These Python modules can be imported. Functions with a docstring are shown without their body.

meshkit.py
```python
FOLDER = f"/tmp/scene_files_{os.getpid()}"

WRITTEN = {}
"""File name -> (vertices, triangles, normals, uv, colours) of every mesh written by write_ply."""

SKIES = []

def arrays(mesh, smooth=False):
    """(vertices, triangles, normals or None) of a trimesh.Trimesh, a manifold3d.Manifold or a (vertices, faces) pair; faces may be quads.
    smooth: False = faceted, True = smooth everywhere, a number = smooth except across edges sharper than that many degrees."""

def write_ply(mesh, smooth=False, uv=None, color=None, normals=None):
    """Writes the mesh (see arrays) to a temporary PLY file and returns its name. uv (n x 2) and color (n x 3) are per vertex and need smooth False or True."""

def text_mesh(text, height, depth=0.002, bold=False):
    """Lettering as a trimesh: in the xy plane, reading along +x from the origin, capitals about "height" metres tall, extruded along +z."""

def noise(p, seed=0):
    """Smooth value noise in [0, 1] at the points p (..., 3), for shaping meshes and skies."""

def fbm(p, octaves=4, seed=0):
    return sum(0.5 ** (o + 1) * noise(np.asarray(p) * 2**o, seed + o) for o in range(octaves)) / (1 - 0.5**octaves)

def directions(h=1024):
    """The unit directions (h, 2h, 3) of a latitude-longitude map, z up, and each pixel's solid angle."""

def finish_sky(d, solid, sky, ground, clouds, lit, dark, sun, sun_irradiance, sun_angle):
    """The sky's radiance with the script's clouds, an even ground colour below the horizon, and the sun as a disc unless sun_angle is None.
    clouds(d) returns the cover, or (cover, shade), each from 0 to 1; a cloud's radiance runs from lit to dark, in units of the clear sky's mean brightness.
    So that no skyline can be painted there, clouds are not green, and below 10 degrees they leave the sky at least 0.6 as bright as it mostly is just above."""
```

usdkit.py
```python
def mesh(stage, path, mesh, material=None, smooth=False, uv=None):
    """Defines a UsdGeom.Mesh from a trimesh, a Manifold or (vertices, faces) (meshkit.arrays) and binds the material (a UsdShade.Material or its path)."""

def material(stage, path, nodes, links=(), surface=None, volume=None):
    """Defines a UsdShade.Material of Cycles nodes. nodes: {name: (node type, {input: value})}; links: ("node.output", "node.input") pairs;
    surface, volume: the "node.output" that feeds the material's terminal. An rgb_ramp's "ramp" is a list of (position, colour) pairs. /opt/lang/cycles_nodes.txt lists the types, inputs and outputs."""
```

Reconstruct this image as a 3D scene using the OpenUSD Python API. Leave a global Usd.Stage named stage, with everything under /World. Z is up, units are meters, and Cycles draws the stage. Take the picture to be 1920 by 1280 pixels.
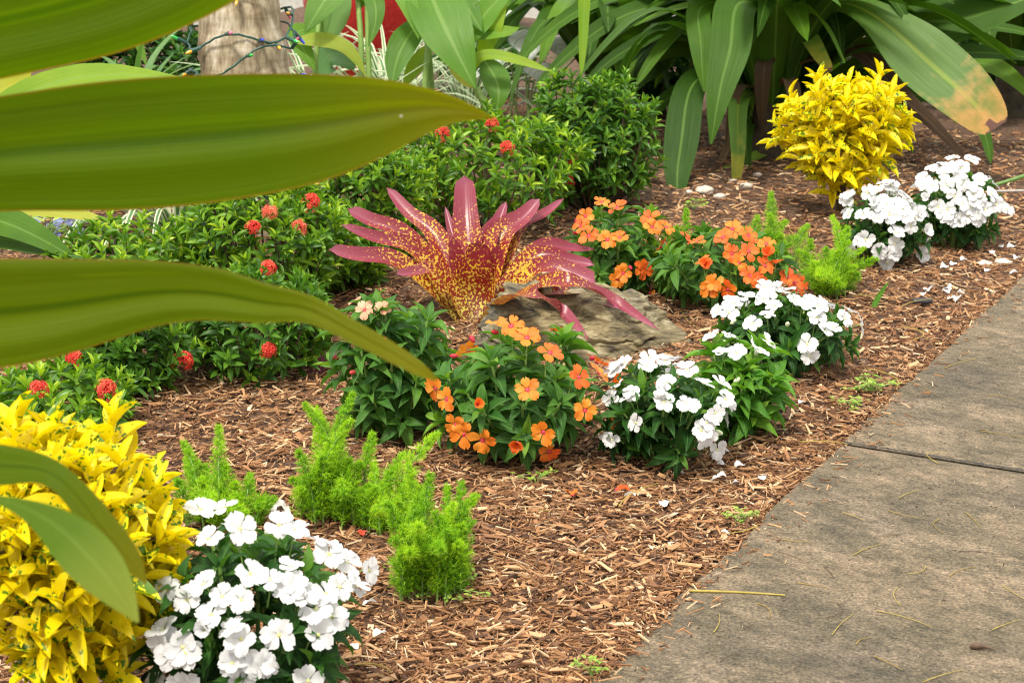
import math
import numpy as np
import trimesh
import usdkit, meshkit
from pxr import Usd, UsdGeom, UsdLux, UsdShade, Sdf, Gf, Vt

R = np.random.default_rng(11)
stage = Usd.Stage.CreateInMemory()
UsdGeom.SetStageUpAxis(stage, UsdGeom.Tokens.z)
UsdGeom.SetStageMetersPerUnit(stage, 1.0)
UsdGeom.Xform.Define(stage, '/World')
UsdGeom.Scope.Define(stage, '/World/Looks')

# ---------------------------------------------------------------- camera, sky, sun, exposure
W0, H0, FPX = 1920.0, 1280.0, 3300.0
PITCH = math.atan(928.0 / FPX)
EYE = np.array([0.0, 0.0, 1.42])
FWD = np.array([0, math.cos(PITCH), -math.sin(PITCH)])
UPV = np.array([0, math.sin(PITCH), math.cos(PITCH)])
RGT = np.array([1.0, 0, 0])
EXPOSURE = 1.55
SUN_AZ, SUN_EL = math.radians(-150), math.radians(62)       # azimuth of the sun, atan2(x, y)

cam = UsdGeom.Camera.Define(stage, '/World/camera')
cam.CreateHorizontalApertureAttr(36.0)
cam.CreateVerticalApertureAttr(36.0 * 682 / 1024)
cam.CreateFocalLengthAttr(36.0 * FPX / W0)
cam.CreateClippingRangeAttr(Gf.Vec2f(0.05, 500))
cam.CreateFStopAttr(9.0)
cam.CreateFocusDistanceAttr(4.2)
cam.CreateExposureAttr(EXPOSURE)
m4 = np.eye(4); m4[0, :3], m4[1, :3], m4[2, :3], m4[3, :3] = RGT, UPV, -FWD, EYE
cam.AddTransformOp().Set(Gf.Matrix4d(*m4.ravel().tolist()))

sky = UsdLux.DomeLight.Define(stage, '/World/sky')
sky.GetPrim().SetCustomDataByKey('kind', 'structure')
skym = usdkit.material(stage, '/World/Looks/sky_overcast', {
    'sk': ('sky_texture', {'sky_type': 'single_scattering', 'sun_disc': False, 'sun_elevation': SUN_EL, 'sun_rotation': SUN_AZ}),
    'tc': ('texture_coordinate', {}),
    'no': ('noise_texture', {'scale': 2.2, 'detail': 5.0, 'roughness': 0.55}),
    'cl': ('rgb_ramp', {'ramp': [(0.3, (7.9, 7.6, 7.1)), (0.7, (11.8, 11.3, 10.4))]}),
    'sz': ('separate_xyz', {}), 'el': ('map_range', {'from_min': 0.0, 'from_max': 1.0, 'to_min': 0.42, 'to_max': 1.30, 'clamp': True}), 'cm': ('mix', {'mix_type': 'multiply', 'fac': 1.0}),
    'mx': ('mix', {'fac': 0.92}),
    'bg': ('background_shader', {'strength': 0.068})},
    [('tc.generated', 'no.vector'), ('no.fac', 'cl.fac'), ('sk.color', 'mx.color1'), ('tc.generated', 'sz.vector'), ('sz.z', 'el.value'), ('cl.color', 'cm.color1'), ('el.result', 'cm.color2'), ('cm.color', 'mx.color2'), ('mx.color', 'bg.color')], surface='bg.background')
UsdShade.MaterialBindingAPI.Apply(sky.GetPrim()).Bind(skym)
sun = UsdLux.DistantLight.Define(stage, '/World/sun')
sun.CreateNormalizeAttr(True); sun.CreateIntensityAttr(0.40); sun.CreateAngleAttr(10.0); sun.CreateColorAttr(Gf.Vec3f(1.0, 0.94, 0.82))
sd = np.array([math.sin(SUN_AZ) * math.cos(SUN_EL), math.cos(SUN_AZ) * math.cos(SUN_EL), math.sin(SUN_EL)])
zx = sd; xx = np.cross([0, 0, 1], zx); xx /= np.linalg.norm(xx); yx = np.cross(zx, xx)
ms = np.eye(4); ms[0, :3], ms[1, :3], ms[2, :3] = xx, yx, zx
sun.AddTransformOp().Set(Gf.Matrix4d(*ms.ravel().tolist()))

# ---------------------------------------------------------------- helpers
def sfbm(p): return (meshkit.fbm(p) - 0.5) * 3.0
def nrm(v):
    v = np.asarray(v, float); return v / (np.linalg.norm(v, axis=-1, keepdims=True) + 1e-12)
def ray(x, y):
    return RGT * ((x - W0 / 2) / FPX) + UPV * (-(y - H0 / 2) / FPX) + FWD      # unit depth along the axis
def P(x, y, d):                                                              # the point seen at (x, y) at depth d
    return EYE + ray(x, y) * d
def G(x, y, z=0.0):                                                          # the point of the plane z seen at (x, y)
    r = ray(x, y); return EYE + r * ((z - EYE[2]) / r[2])
def depth(p):
    return float(np.dot(np.asarray(p) - EYE, FWD))
def at_y(x, y, Y):                                                           # the point seen at (x, y) on the upright plane Y
    r = ray(x, y); return EYE + r * (Y / r[1])
def proj(p):
    q = np.asarray(p, float) - EYE; d = q @ FWD
    return np.stack([W0 / 2 + FPX * (q @ RGT) / d, H0 / 2 - FPX * (q @ UPV) / d], -1), d

counts = {}
def numbered(parent, name):
    k = (parent, name); n = counts.get(k, 0); counts[k] = n + 1
    return f'{parent}/{name}' + (f'_{n:03d}' if n else '')
def meta(prim, label=None, cat=None, group=None, kind=None):
    for k, v in (('label', label), ('category', cat), ('group', group), ('kind', kind)):
        if v: prim.SetCustomDataByKey(k, v)
    return prim
def thing(name, label=None, cat=None, loc=(0, 0, 0), group=None, kind=None):
    path = numbered('/World', name)
    x = UsdGeom.Xform.Define(stage, path); x.AddTranslateOp().Set(Gf.Vec3d(*map(float, loc)))
    meta(x.GetPrim(), label, cat, group, kind)
    ORIGIN[path] = np.asarray(loc, float)
    return path
ORIGIN = {}
def vnormals(V, F):
    n = np.zeros_like(V)
    tri = F if F.shape[1] == 3 else np.vstack([F[:, [0, 1, 2]], F[:, [0, 2, 3]]])
    fn = np.cross(V[tri[:, 1]] - V[tri[:, 0]], V[tri[:, 2]] - V[tri[:, 0]])
    for k in range(3): np.add.at(n, tri[:, k], fn)
    return nrm(n)
RV = np.random.default_rng(77)
def put(parent, name, V, F, mat, uv=None, smooth=True, label=None, kind=None, rnd=None, **top):
    """one Mesh prim; V in world coordinates, stored relative to the thing's base"""
    path = numbered(parent, name)
    root = '/'.join(path.split('/')[:3])
    V = np.asarray(V, float) - ORIGIN.get(root, 0.0); F = np.asarray(F, np.int32)
    m = UsdGeom.Mesh.Define(stage, path)
    m.CreatePointsAttr(Vt.Vec3fArray.FromNumpy(V.astype(np.float32)))
    m.CreateFaceVertexCountsAttr(Vt.IntArray.FromNumpy(np.full(len(F), F.shape[1], np.int32)))
    m.CreateFaceVertexIndicesAttr(Vt.IntArray.FromNumpy(F.ravel()))
    m.CreateSubdivisionSchemeAttr('none')
    if smooth:
        m.CreateNormalsAttr(Vt.Vec3fArray.FromNumpy(vnormals(V, F).astype(np.float32))); m.SetNormalsInterpolation('vertex')
    if uv is not None:
        UsdGeom.PrimvarsAPI(m).CreatePrimvar('st', Sdf.ValueTypeNames.TexCoord2fArray, 'vertex').Set(Vt.Vec2fArray.FromNumpy(np.asarray(uv, np.float32)))
    if rnd is None: rnd = RV.uniform(0.001, 0.999)
    UsdGeom.PrimvarsAPI(m).CreatePrimvar('rnd', Sdf.ValueTypeNames.FloatArray, 'vertex').Set(Vt.FloatArray.FromNumpy(np.broadcast_to(np.asarray(rnd, np.float32), (len(V),)).copy()))
    UsdShade.MaterialBindingAPI.Apply(m.GetPrim()).Bind(MAT[mat])
    if label or kind or top: meta(m.GetPrim(), label, kind=kind, **top)
    return path
def single(name, V, F, mat, label, cat, group=None, uv=None, smooth=True, kind=None):
    return put('/World', name, V, F, mat, uv, smooth, label=label, cat=cat, group=group, kind=kind)
def tm(t):
    return np.array(t.vertices), np.array(t.faces)
def join(parts):
    vs, fs, us, o = [], [], [], 0
    for p in parts:
        vs.append(p[0]); fs.append(np.asarray(p[1]) + o); o += len(p[0])
        if len(p) > 2: us.append(p[2])
    return np.vstack(vs), np.vstack(fs), (np.vstack(us) if us else None)
def spline(pts, n):
    p = np.asarray(pts, float)
    t = np.concatenate([[0], np.cumsum(np.linalg.norm(np.diff(p, axis=0), axis=1) ** 0.5 + 1e-9)]); t /= t[-1]
    from scipy.interpolate import CubicSpline, PchipInterpolator
    f = CubicSpline(t, p, axis=0, bc_type='natural') if len(p) > 2 else (lambda s: p[0] + (p[1] - p[0]) * np.asarray(s)[:, None])
    return f(np.linspace(0, 1, n))
def tube(pts, r, sides=6):
    p = np.asarray(pts, float); n = len(p)
    r = np.broadcast_to(np.asarray(r, float), (n,))
    t = nrm(np.gradient(p, axis=0))
    ref = np.array([0, 0, 1.0]) if abs(t[:, 2]).mean() < 0.8 else np.array([1.0, 0, 0])
    a = nrm(np.cross(t, ref)); b = np.cross(t, a)
    an = np.arange(sides) * 2 * np.pi / sides
    V = (p[:, None] + r[:, None, None] * (np.cos(an)[None, :, None] * a[:, None] + np.sin(an)[None, :, None] * b[:, None])).reshape(-1, 3)
    i, j = np.meshgrid(np.arange(n - 1), np.arange(sides), indexing='ij')
    F = np.stack([i * sides + j, i * sides + (j + 1) % sides, (i + 1) * sides + (j + 1) % sides, (i + 1) * sides + j], -1).reshape(-1, 4)
    uv = np.stack([np.tile(np.arange(sides) / sides, n), np.repeat(np.linspace(0, 1, n), sides)], 1)
    return V, F, uv
def gridF(n, m):
    i, j = np.meshgrid(np.arange(n - 1), np.arange(m - 1), indexing='ij')
    a = i * m + j
    return np.stack([a, a + 1, a + m + 1, a + m], -1).reshape(-1, 4)
PROFILE = {
    'lance': lambda t: np.sin(np.pi * np.clip(t, 0, 1) ** 0.8) ** 0.9,
    'oval': lambda t: np.sin(np.pi * np.clip(t, 0, 1) ** 0.85) ** 0.65,
    'ovate': lambda t: np.sin(np.pi * np.clip(t, 0, 1) ** 0.62) ** 0.95,
    'strap': lambda t: np.minimum(1, 0.55 + 2.2 * t) * np.clip(1 - t, 0, 1) ** 0.42,
    'broad': lambda t: np.sin(np.pi * np.clip(t * 0.97 + 0.03, 0, 1) ** 0.75) ** 0.6,
    'blade': lambda t: (0.7 + 0.3 * np.minimum(1, 4 * t)) * np.clip(1 - t, 0, 1) ** 0.5,
    'brom': lambda t: (1.15 - 0.25 * t) * np.clip(1 - t ** 7, 0, 1) ** 0.6,
    'petal': lambda t: np.clip(np.sin(np.pi * np.clip(t, 0, 1) ** 1.5 * 0.95) ** 0.8, 0.08, 1),
}
def leaf_template(L, w, prof, n=6, m=3, fold=0.25, droop=0.5, wave=0.0, tip=0.004, seed=0, notch=0.0):
    """a leaf along +y, blade normal +z; returns V, uv (grid n x m)"""
    rr = np.random.default_rng(seed)
    t = np.linspace(0, 1, n); a = -droop * t ** 1.4 + droop * 0.25
    ds = np.gradient(t) * L
    y = np.concatenate([[0], np.cumsum((np.cos(a) * L / (n - 1))[:-1])]); z = np.concatenate([[0], np.cumsum((np.sin(a) * L / (n - 1))[:-1])])
    s = np.linspace(-1, 1, m)
    wd = np.maximum(PROFILE[prof](t), tip) * w / 2
    bend = 0.12 * w * rr.normal() * t ** 2
    X = s[None] * wd[:, None] * math.cos(math.atan(fold)) + bend[:, None]
    Z = z[:, None] + np.abs(s)[None] * wd[:, None] * fold + wave * w * np.sin(t * 9 + rr.uniform(0, 6))[:, None] * s[None] * np.sin(np.pi * t)[:, None]
    Y = y[:, None] - notch * L * (1 - np.abs(s))[None] * (t ** 5)[:, None]
    V = np.stack([X, Y, Z], -1).reshape(-1, 3)
    uv = np.stack([np.broadcast_to((s * 0.5 + 0.5)[None], X.shape), np.broadcast_to(t[:, None], X.shape)], -1).reshape(-1, 2)
    return V, uv, gridF(n, m)
def frame(d, up):
    d = nrm(d); x = np.cross(d, up)
    if np.linalg.norm(x) < 1e-4: x = np.cross(d, [0.3, 0.9, 0.1])
    x = nrm(x); return np.stack([x, d, np.cross(x, d)], 0)        # rows: x, y, z axes
def place(tpl, p, d, up, scale=1.0):
    return tpl[0] * scale @ frame(d, up) + p, tpl[2], tpl[1]
def ribbon(spine, width, prof, hint, n=16, m=5, fold=0.15, wave=0.0, twist=0.0, cup=0.0, seed=0, pleat=0.0):
    """a long leaf along a spine of points; HINT is where its face looks"""
    rr = np.random.default_rng(seed)
    p = spline(spine, n); t = np.linspace(0, 1, n)
    given = None
    if p.shape[1] == 4: given, p = np.maximum(p[:, 3], 0.001), p[:, :3]
    tg = nrm(np.gradient(p, axis=0)); h = nrm(hint)
    side = nrm(np.cross(tg, np.broadcast_to(h, tg.shape)))
    for i in range(1, n):
        if side[i] @ side[i - 1] < 0: side[i] *= -1
    for _ in range(3): side[1:-1] = nrm(side[:-2] + 2 * side[1:-1] + side[2:])
    nn = np.cross(side, tg); nn *= np.sign((nn @ h).mean() or 1)
    if twist:
        a = twist * t; side, nn = side * np.cos(a)[:, None] + nn * np.sin(a)[:, None], nn * np.cos(a)[:, None] - side * np.sin(a)[:, None]
    wd = given / 2 if given is not None else np.maximum(PROFILE[prof](t), 0.01) * width / 2
    if given is not None: width = given.max()
    s = np.linspace(-1, 1, m); ph = rr.uniform(0, 6)
    off = fold * np.abs(s)[None] * wd[:, None] - cup * (1 - s ** 2)[None] * wd[:, None] + wave * width * (np.sin(t * 11 + ph)[:, None] * s[None] ** 2 * np.sign(s)[None] + 0.5 * np.sin(t * 17 + ph * 2)[:, None] * s[None] ** 2)
    off = off + pleat * wd[:, None] * (np.sin(s * 4.5 + ph)[None] + 0.6 * np.sin(s * 9 + 2 * ph)[None])
    V = p[:, None] + s[None, :, None] * wd[:, None, None] * side[:, None] + off[..., None] * nn[:, None]
    uv = np.stack([np.broadcast_to((s * .5 + .5)[None], (n, m)), np.broadcast_to(t[:, None], (n, m))], -1).reshape(-1, 2)
    return V.reshape(-1, 3), gridF(n, m), uv

# ---------------------------------------------------------------- materials
MAT = {}
def mat(name, nodes, links, surface='p.BSDF'):
    MAT[name] = usdkit.material(stage, f'/World/Looks/{name}', nodes, links, surface=surface); return name
RND = {'ge': ('geometry', {}), 'ra': ('attribute', {'attribute': 'rnd'}), 'rf': ('math', {'math_type': 'fraction'})}
RNDL = [('ra.fac', 'rf.value1')]
UVN = {'uv': ('attribute', {'attribute': 'st'}), 'sx': ('separate_xyz', {}), 'cx': ('math', {'math_type': 'subtract', 'value2': 0.5}), 'ax': ('math', {'math_type': 'absolute'})}
UVL = [('uv.vector', 'sx.vector'), ('sx.x', 'cx.value1'), ('cx.value', 'ax.value1')]
def leafm(name, ramp, rib, rough=0.42, trans=0.3, tcol=None, ribw=0.05, veins=0.0, lines=0.0, nscale=60, spots=None, tipcol=None, spec=0.5, ribmix=0.6, grad=None, margin=None):
    spec = spec * 0.6
    """a leaf: RAMP over a random number per leaf, a paler midrib, side veins or parallel lines as relief"""
    n = {**RND, **UVN,
         'no': ('noise_texture', {'scale': nscale, 'detail': 3.0}), 'nm': ('math', {'math_type': 'multiply_add', 'value2': 0.45, 'value3': -0.22}),
         'su': ('math', {'math_type': 'add', 'use_clamp': True}), 'cr': ('rgb_ramp', {'ramp': ramp}),
         'rm': ('map_range', {'from_min': ribw * 0.4, 'from_max': ribw, 'to_min': ribmix, 'to_max': 0.0, 'clamp': True}),
         'm1': ('mix', {'color2': rib}), 'p': ('principled_bsdf', {'roughness': rough, 'specular_ior_level': spec}),
         'tl': ('translucent_bsdf', {}), 'tg': ('mix', {'mix_type': 'multiply', 'fac': 1.0, 'color2': tcol or (1.3, 1.35, 0.5)}), 'mc': ('mix_closure', {'fac': trans})}
    l = RNDL + UVL + [('ge.position', 'no.vector'), ('no.fac', 'nm.value1'), ('nm.value', 'su.value1'), ('rf.value', 'su.value2'), ('su.value', 'cr.fac'),
         ('ax.value', 'rm.value'), ('rm.result', 'm1.fac'), ('cr.color', 'm1.color1')]
    col = 'm1.color'
    if spots:                                                       # (colour, scale, threshold, how much the random number moves it)
        c2, sc, th, mv = spots
        n.update({'sn': ('noise_texture', {'scale': sc, 'detail': 2.0, 'roughness': 0.6}), 'sv': ('math', {'math_type': 'multiply_add', 'value2': mv}),
                  'sr': ('map_range', {'from_min': th, 'from_max': th + 0.035, 'clamp': True}), 'ms': ('mix', {'color2': c2}), 'sp': ('math', {'math_type': 'power', 'value2': 3.0})})
        l += [('ge.position', 'sn.vector'), ('rf.value', 'sp.value1'), ('sp.value', 'sv.value1'), ('sn.fac', 'sv.value3'), ('sv.value', 'sr.value'), ('sr.result', 'ms.fac'), (col, 'ms.color1')]
        col = 'ms.color'
    if margin:
        n.update({'gm': ('map_range', {'from_min': 0.475, 'from_max': 0.497, 'to_max': 0.8, 'clamp': True}), 'mm': ('mix', {'color2': margin})})
        l += [('ax.value', 'gm.value'), ('gm.result', 'mm.fac'), (col, 'mm.color1')]; col = 'mm.color'
    if grad:
        n.update({'gr': ('map_range', {'from_min': grad[1], 'from_max': grad[2], 'clamp': True}), 'mg': ('mix', {'color2': grad[0]})})
        l += [('sx.y', 'gr.value'), ('gr.result', 'mg.fac'), (col, 'mg.color1')]; col = 'mg.color'
    if tipcol:                                                      # withered tip: (colour, where it starts, edge colour)
        c3, st, ce = tipcol
        n.update({'tn': ('noise_texture', {'scale': 14.0, 'detail': 3.0}), 'ty': ('math', {'math_type': 'multiply_add', 'value2': 0.55}),
                  'tr': ('map_range', {'from_min': st + 0.27, 'from_max': st + 0.31, 'clamp': True}), 'te': ('map_range', {'from_min': st + 0.05, 'from_max': st + 0.27, 'clamp': True}),
                  'mt': ('mix', {'color2': c3}), 'me': ('mix', {'color2': ce})})
        l += [('ge.position', 'tn.vector'), ('tn.fac', 'ty.value1'), ('sx.y', 'ty.value3'), ('ty.value', 'tr.value'), ('ty.value', 'te.value'),
              ('te.result', 'me.fac'), (col, 'me.color1'), ('me.color', 'mt.color1'), ('tr.result', 'mt.fac')]
        col = 'mt.color'
    if veins or lines:
        if veins:
            n.update({'va': ('math', {'math_type': 'multiply_add', 'value2': -0.9}), 'vs': ('math', {'math_type': 'multiply', 'value2': 55.0}), 'vw': ('math', {'math_type': 'sine'})})
            l += [('ax.value', 'va.value1'), ('sx.y', 'va.value3'), ('va.value', 'vs.value1'), ('vs.value', 'vw.value1')]
        else:
            n.update({'lm': ('mapping', {'scale': (60.0, 0.9, 1.0)}), 'ln': ('noise_texture', {'scale': 1.0, 'detail': 3.0, 'roughness': 0.6}), 'vw': ('math', {'math_type': 'multiply_add', 'value2': 5.0, 'value3': -2.5})})
            l += [('uv.vector', 'lm.vector'), ('lm.vector', 'ln.vector'), ('ln.fac', 'vw.value1')]
        n['bu'] = ('bump', {'strength': veins or lines, 'distance': 0.0012})
        l += [('vw.value', 'bu.height'), ('bu.normal', 'p.normal')]
        n['lc'] = ('math', {'math_type': 'multiply_add', 'value2': 0.07 if veins else 0.11, 'value3': 1.0}); n['hv'] = ('hsv', {})
        l += [('vw.value', 'lc.value1'), ('lc.value', 'hv.value'), (col, 'hv.color')]
        col = 'hv.color'
    l += [(col, 'p.base_color'), (col, 'tg.color1'), ('tg.color', 'tl.color'), ('p.BSDF', 'mc.closure1'), ('tl.BSDF', 'mc.closure2')]
    return mat(name, n, l, 'mc.closure')

leafm('impatiens_dark_leaf', [(0, (0.016, 0.062, 0.012)), (0.6, (0.036, 0.12, 0.018)), (1, (0.11, 0.24, 0.025))], (0.13, 0.26, 0.08), veins=0.5, rough=0.38)
leafm('impatiens_leaf', [(0, (0.034, 0.115, 0.02)), (0.6, (0.08, 0.21, 0.03)), (1, (0.19, 0.36, 0.04))], (0.2, 0.33, 0.1), veins=0.5, rough=0.4)
leafm('bright_leaf', [(0, (0.05, 0.17, 0.018)), (0.6, (0.10, 0.27, 0.022)), (1, (0.22, 0.40, 0.035))], (0.2, 0.36, 0.1), veins=0.6, rough=0.38)
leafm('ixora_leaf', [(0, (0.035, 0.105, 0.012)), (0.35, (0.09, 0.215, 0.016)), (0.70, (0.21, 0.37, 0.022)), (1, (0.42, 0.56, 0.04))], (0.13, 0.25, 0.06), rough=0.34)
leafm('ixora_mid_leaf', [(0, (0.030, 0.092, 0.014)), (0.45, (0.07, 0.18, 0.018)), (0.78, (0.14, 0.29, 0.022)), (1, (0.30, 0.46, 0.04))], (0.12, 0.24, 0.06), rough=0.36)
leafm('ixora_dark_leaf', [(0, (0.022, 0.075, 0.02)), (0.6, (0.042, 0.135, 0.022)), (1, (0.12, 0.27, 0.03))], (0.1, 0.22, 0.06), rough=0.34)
leafm('croton_leaf', [(0, (0.70, 0.54, 0.004)), (0.5, (0.84, 0.69, 0.006)), (1, (0.90, 0.80, 0.02))], (0.75, 0.55, 0.05), rough=0.4, trans=0.35, tcol=(1.05, 1.1, 0.6), spots=((0.10, 0.21, 0.012), 75.0, 0.625, 0.30))
leafm('lily_leaf', [(0, (0.024, 0.068, 0.006)), (0.6, (0.050, 0.125, 0.009)), (1, (0.10, 0.21, 0.014))], (0.14, 0.26, 0.05), lines=0.5, rough=0.42, nscale=9, trans=0.3, spec=0.28)
leafm('lily_withered_leaf', [(0, (0.05, 0.12, 0.012)), (1, (0.08, 0.17, 0.015))], (0.24, 0.32, 0.03), lines=0.5, rough=0.42, nscale=9, trans=0.25, tipcol=((0.11, 0.05, 0.035), 0.97, (0.44, 0.24, 0.07)))
leafm('lily_browning_leaf', [(0, (0.10, 0.22, 0.03)), (1, (0.16, 0.28, 0.03))], (0.3, 0.36, 0.04), lines=0.5, rough=0.5, nscale=9, trans=0.25, tipcol=((0.20, 0.11, 0.055), 0.92, (0.45, 0.40, 0.04)))
leafm('dead_leaf', [(0, (0.06, 0.035, 0.018)), (0.6, (0.12, 0.072, 0.036)), (1, (0.20, 0.13, 0.07))], (0.15, 0.095, 0.05), lines=0.6, rough=0.7, trans=0.1, nscale=15)
leafm('near_lily_leaf', [(0, (0.062, 0.118, 0.0010)), (0.6, (0.084, 0.140, 0.0013)), (1, (0.102, 0.152, 0.0016))], (0.026, 0.066, 0.001), lines=0.35, rough=0.45, nscale=5, trans=0.48, tcol=(1.3, 1.3, 0.3), ribw=0.05, ribmix=0.55, grad=((0.20, 0.15, 0.003), 0.68, 1.2), margin=(0.22, 0.12, 0.01), spec=0.2, spots=((0.38, 0.30, 0.09), 26.0, 0.80, 0.0))
leafm('near_bright_leaf', [(0, (0.06, 0.13, 0.006)), (1, (0.10, 0.17, 0.010))], (0.14, 0.22, 0.03), lines=0.35, rough=0.45, nscale=5, trans=0.4, ribw=0.03, spec=0.25, grad=((0.26, 0.30, 0.05), 0.75, 1.05))
leafm('ginger_leaf', [(0, (0.07, 0.18, 0.014)), (0.6, (0.12, 0.27, 0.018)), (1, (0.24, 0.36, 0.02))], (0.22, 0.36, 0.08), lines=0.4, rough=0.4, trans=0.4, nscale=8)
leafm('yellowing_leaf', [(0, (0.26, 0.36, 0.03)), (1, (0.42, 0.42, 0.05))], (0.3, 0.4, 0.08), lines=0.4, rough=0.42, trans=0.4, nscale=10)
leafm('variegated_blade', [(0, (0.08, 0.19, 0.06)), (1, (0.16, 0.28, 0.09))], (0.09, 0.18, 0.06), lines=0.3, rough=0.4, trans=0.3, nscale=20)
leafm('purple_leaf', [(0, (0.13, 0.035, 0.06)), (1, (0.22, 0.08, 0.11))], (0.2, 0.06, 0.09), rough=0.35, trans=0.15, tcol=(1.2, 0.8, 0.8))
leafm('weed_leaf', [(0, (0.2, 0.34, 0.04)), (1, (0.34, 0.48, 0.08))], (0.3, 0.45, 0.1), rough=0.5)
leafm('blue_petal', [(0, (0.25, 0.3, 0.7)), (1, (0.45, 0.5, 0.85))], (0.6, 0.6, 0.8), rough=0.6, trans=0.3, tcol=(1, 1, 1))
# white margins of the variegated blades
def varieg():
    n = {**RND, **UVN, 'no': ('noise_texture', {'scale': 40.0}), 'cr': ('rgb_ramp', {'ramp': [(0, (0.05, 0.15, 0.04)), (1, (0.13, 0.26, 0.08))]}),
         'rm': ('map_range', {'from_min': 0.2, 'from_max': 0.3, 'clamp': True}), 'm': ('mix', {'color2': (0.62, 0.66, 0.46)}), 'p': ('principled_bsdf', {'roughness': 0.42}),
         'tl': ('translucent_bsdf', {}), 'mc': ('mix_closure', {'fac': 0.3})}
    mat('striped_blade', n, RNDL + UVL + [('rf.value', 'cr.fac'), ('ax.value', 'rm.value'), ('rm.result', 'm.fac'), ('cr.color', 'm.color1'), ('m.color', 'p.base_color'), ('m.color', 'tl.color'), ('p.BSDF', 'mc.closure1'), ('tl.BSDF', 'mc.closure2')], 'mc.closure')
varieg()
def petalm(name, ramp, eye, eyew=0.16, trans=0.35, rough=0.55):
    n = {**RND, **UVN, 'cr': ('rgb_ramp', {'ramp': ramp}), 'rm': ('map_range', {'from_min': eyew * 0.5, 'from_max': eyew, 'to_min': 1.0, 'to_max': 0.0, 'clamp': True}), 'm': ('mix', {'color2': eye}),
         'vs': ('math', {'math_type': 'multiply', 'value2': 42.0}), 'vw': ('math', {'math_type': 'sine'}), 'bu': ('bump', {'strength': 0.3, 'distance': 0.0006}),
         'p': ('principled_bsdf', {'roughness': rough, 'sheen_weight': 0.08}), 'tl': ('translucent_bsdf', {}), 'mc': ('mix_closure', {'fac': trans})}
    mat(name, n, RNDL + UVL + [('rf.value', 'cr.fac'), ('sx.y', 'rm.value'), ('rm.result', 'm.fac'), ('cr.color', 'm.color1'), ('m.color', 'p.base_color'), ('m.color', 'tl.color'),
        ('sx.x', 'vs.value1'), ('vs.value', 'vw.value1'), ('vw.value', 'bu.height'), ('bu.normal', 'p.normal'), ('p.BSDF', 'mc.closure1'), ('tl.BSDF', 'mc.closure2')], 'mc.closure')
petalm('white_petal', [(0, (0.70, 0.70, 0.72)), (1, (0.80, 0.80, 0.80))], (0.72, 0.76, 0.55), 0.12)
petalm('orange_petal', [(0, (0.74, 0.17, 0.008)), (0.6, (0.80, 0.24, 0.012)), (1, (0.84, 0.31, 0.03))], (0.55, 0.03, 0.06), 0.22)
petalm('deep_orange_petal', [(0, (0.74, 0.09, 0.006)), (1, (0.80, 0.19, 0.012))], (0.55, 0.03, 0.06), 0.22)
petalm('peach_petal', [(0, (0.80, 0.36, 0.22)), (1, (0.86, 0.48, 0.32))], (0.6, 0.08, 0.08), 0.2)
petalm('red_petal', [(0, (0.55, 0.018, 0.012)), (0.6, (0.74, 0.05, 0.025)), (1, (0.80, 0.14, 0.06))], (0.7, 0.1, 0.04), 0.1)
petalm('coral_petal', [(0, (0.60, 0.07, 0.03)), (0.6, (0.76, 0.15, 0.07)), (1, (0.82, 0.30, 0.16))], (0.7, 0.1, 0.04), 0.1)
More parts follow.
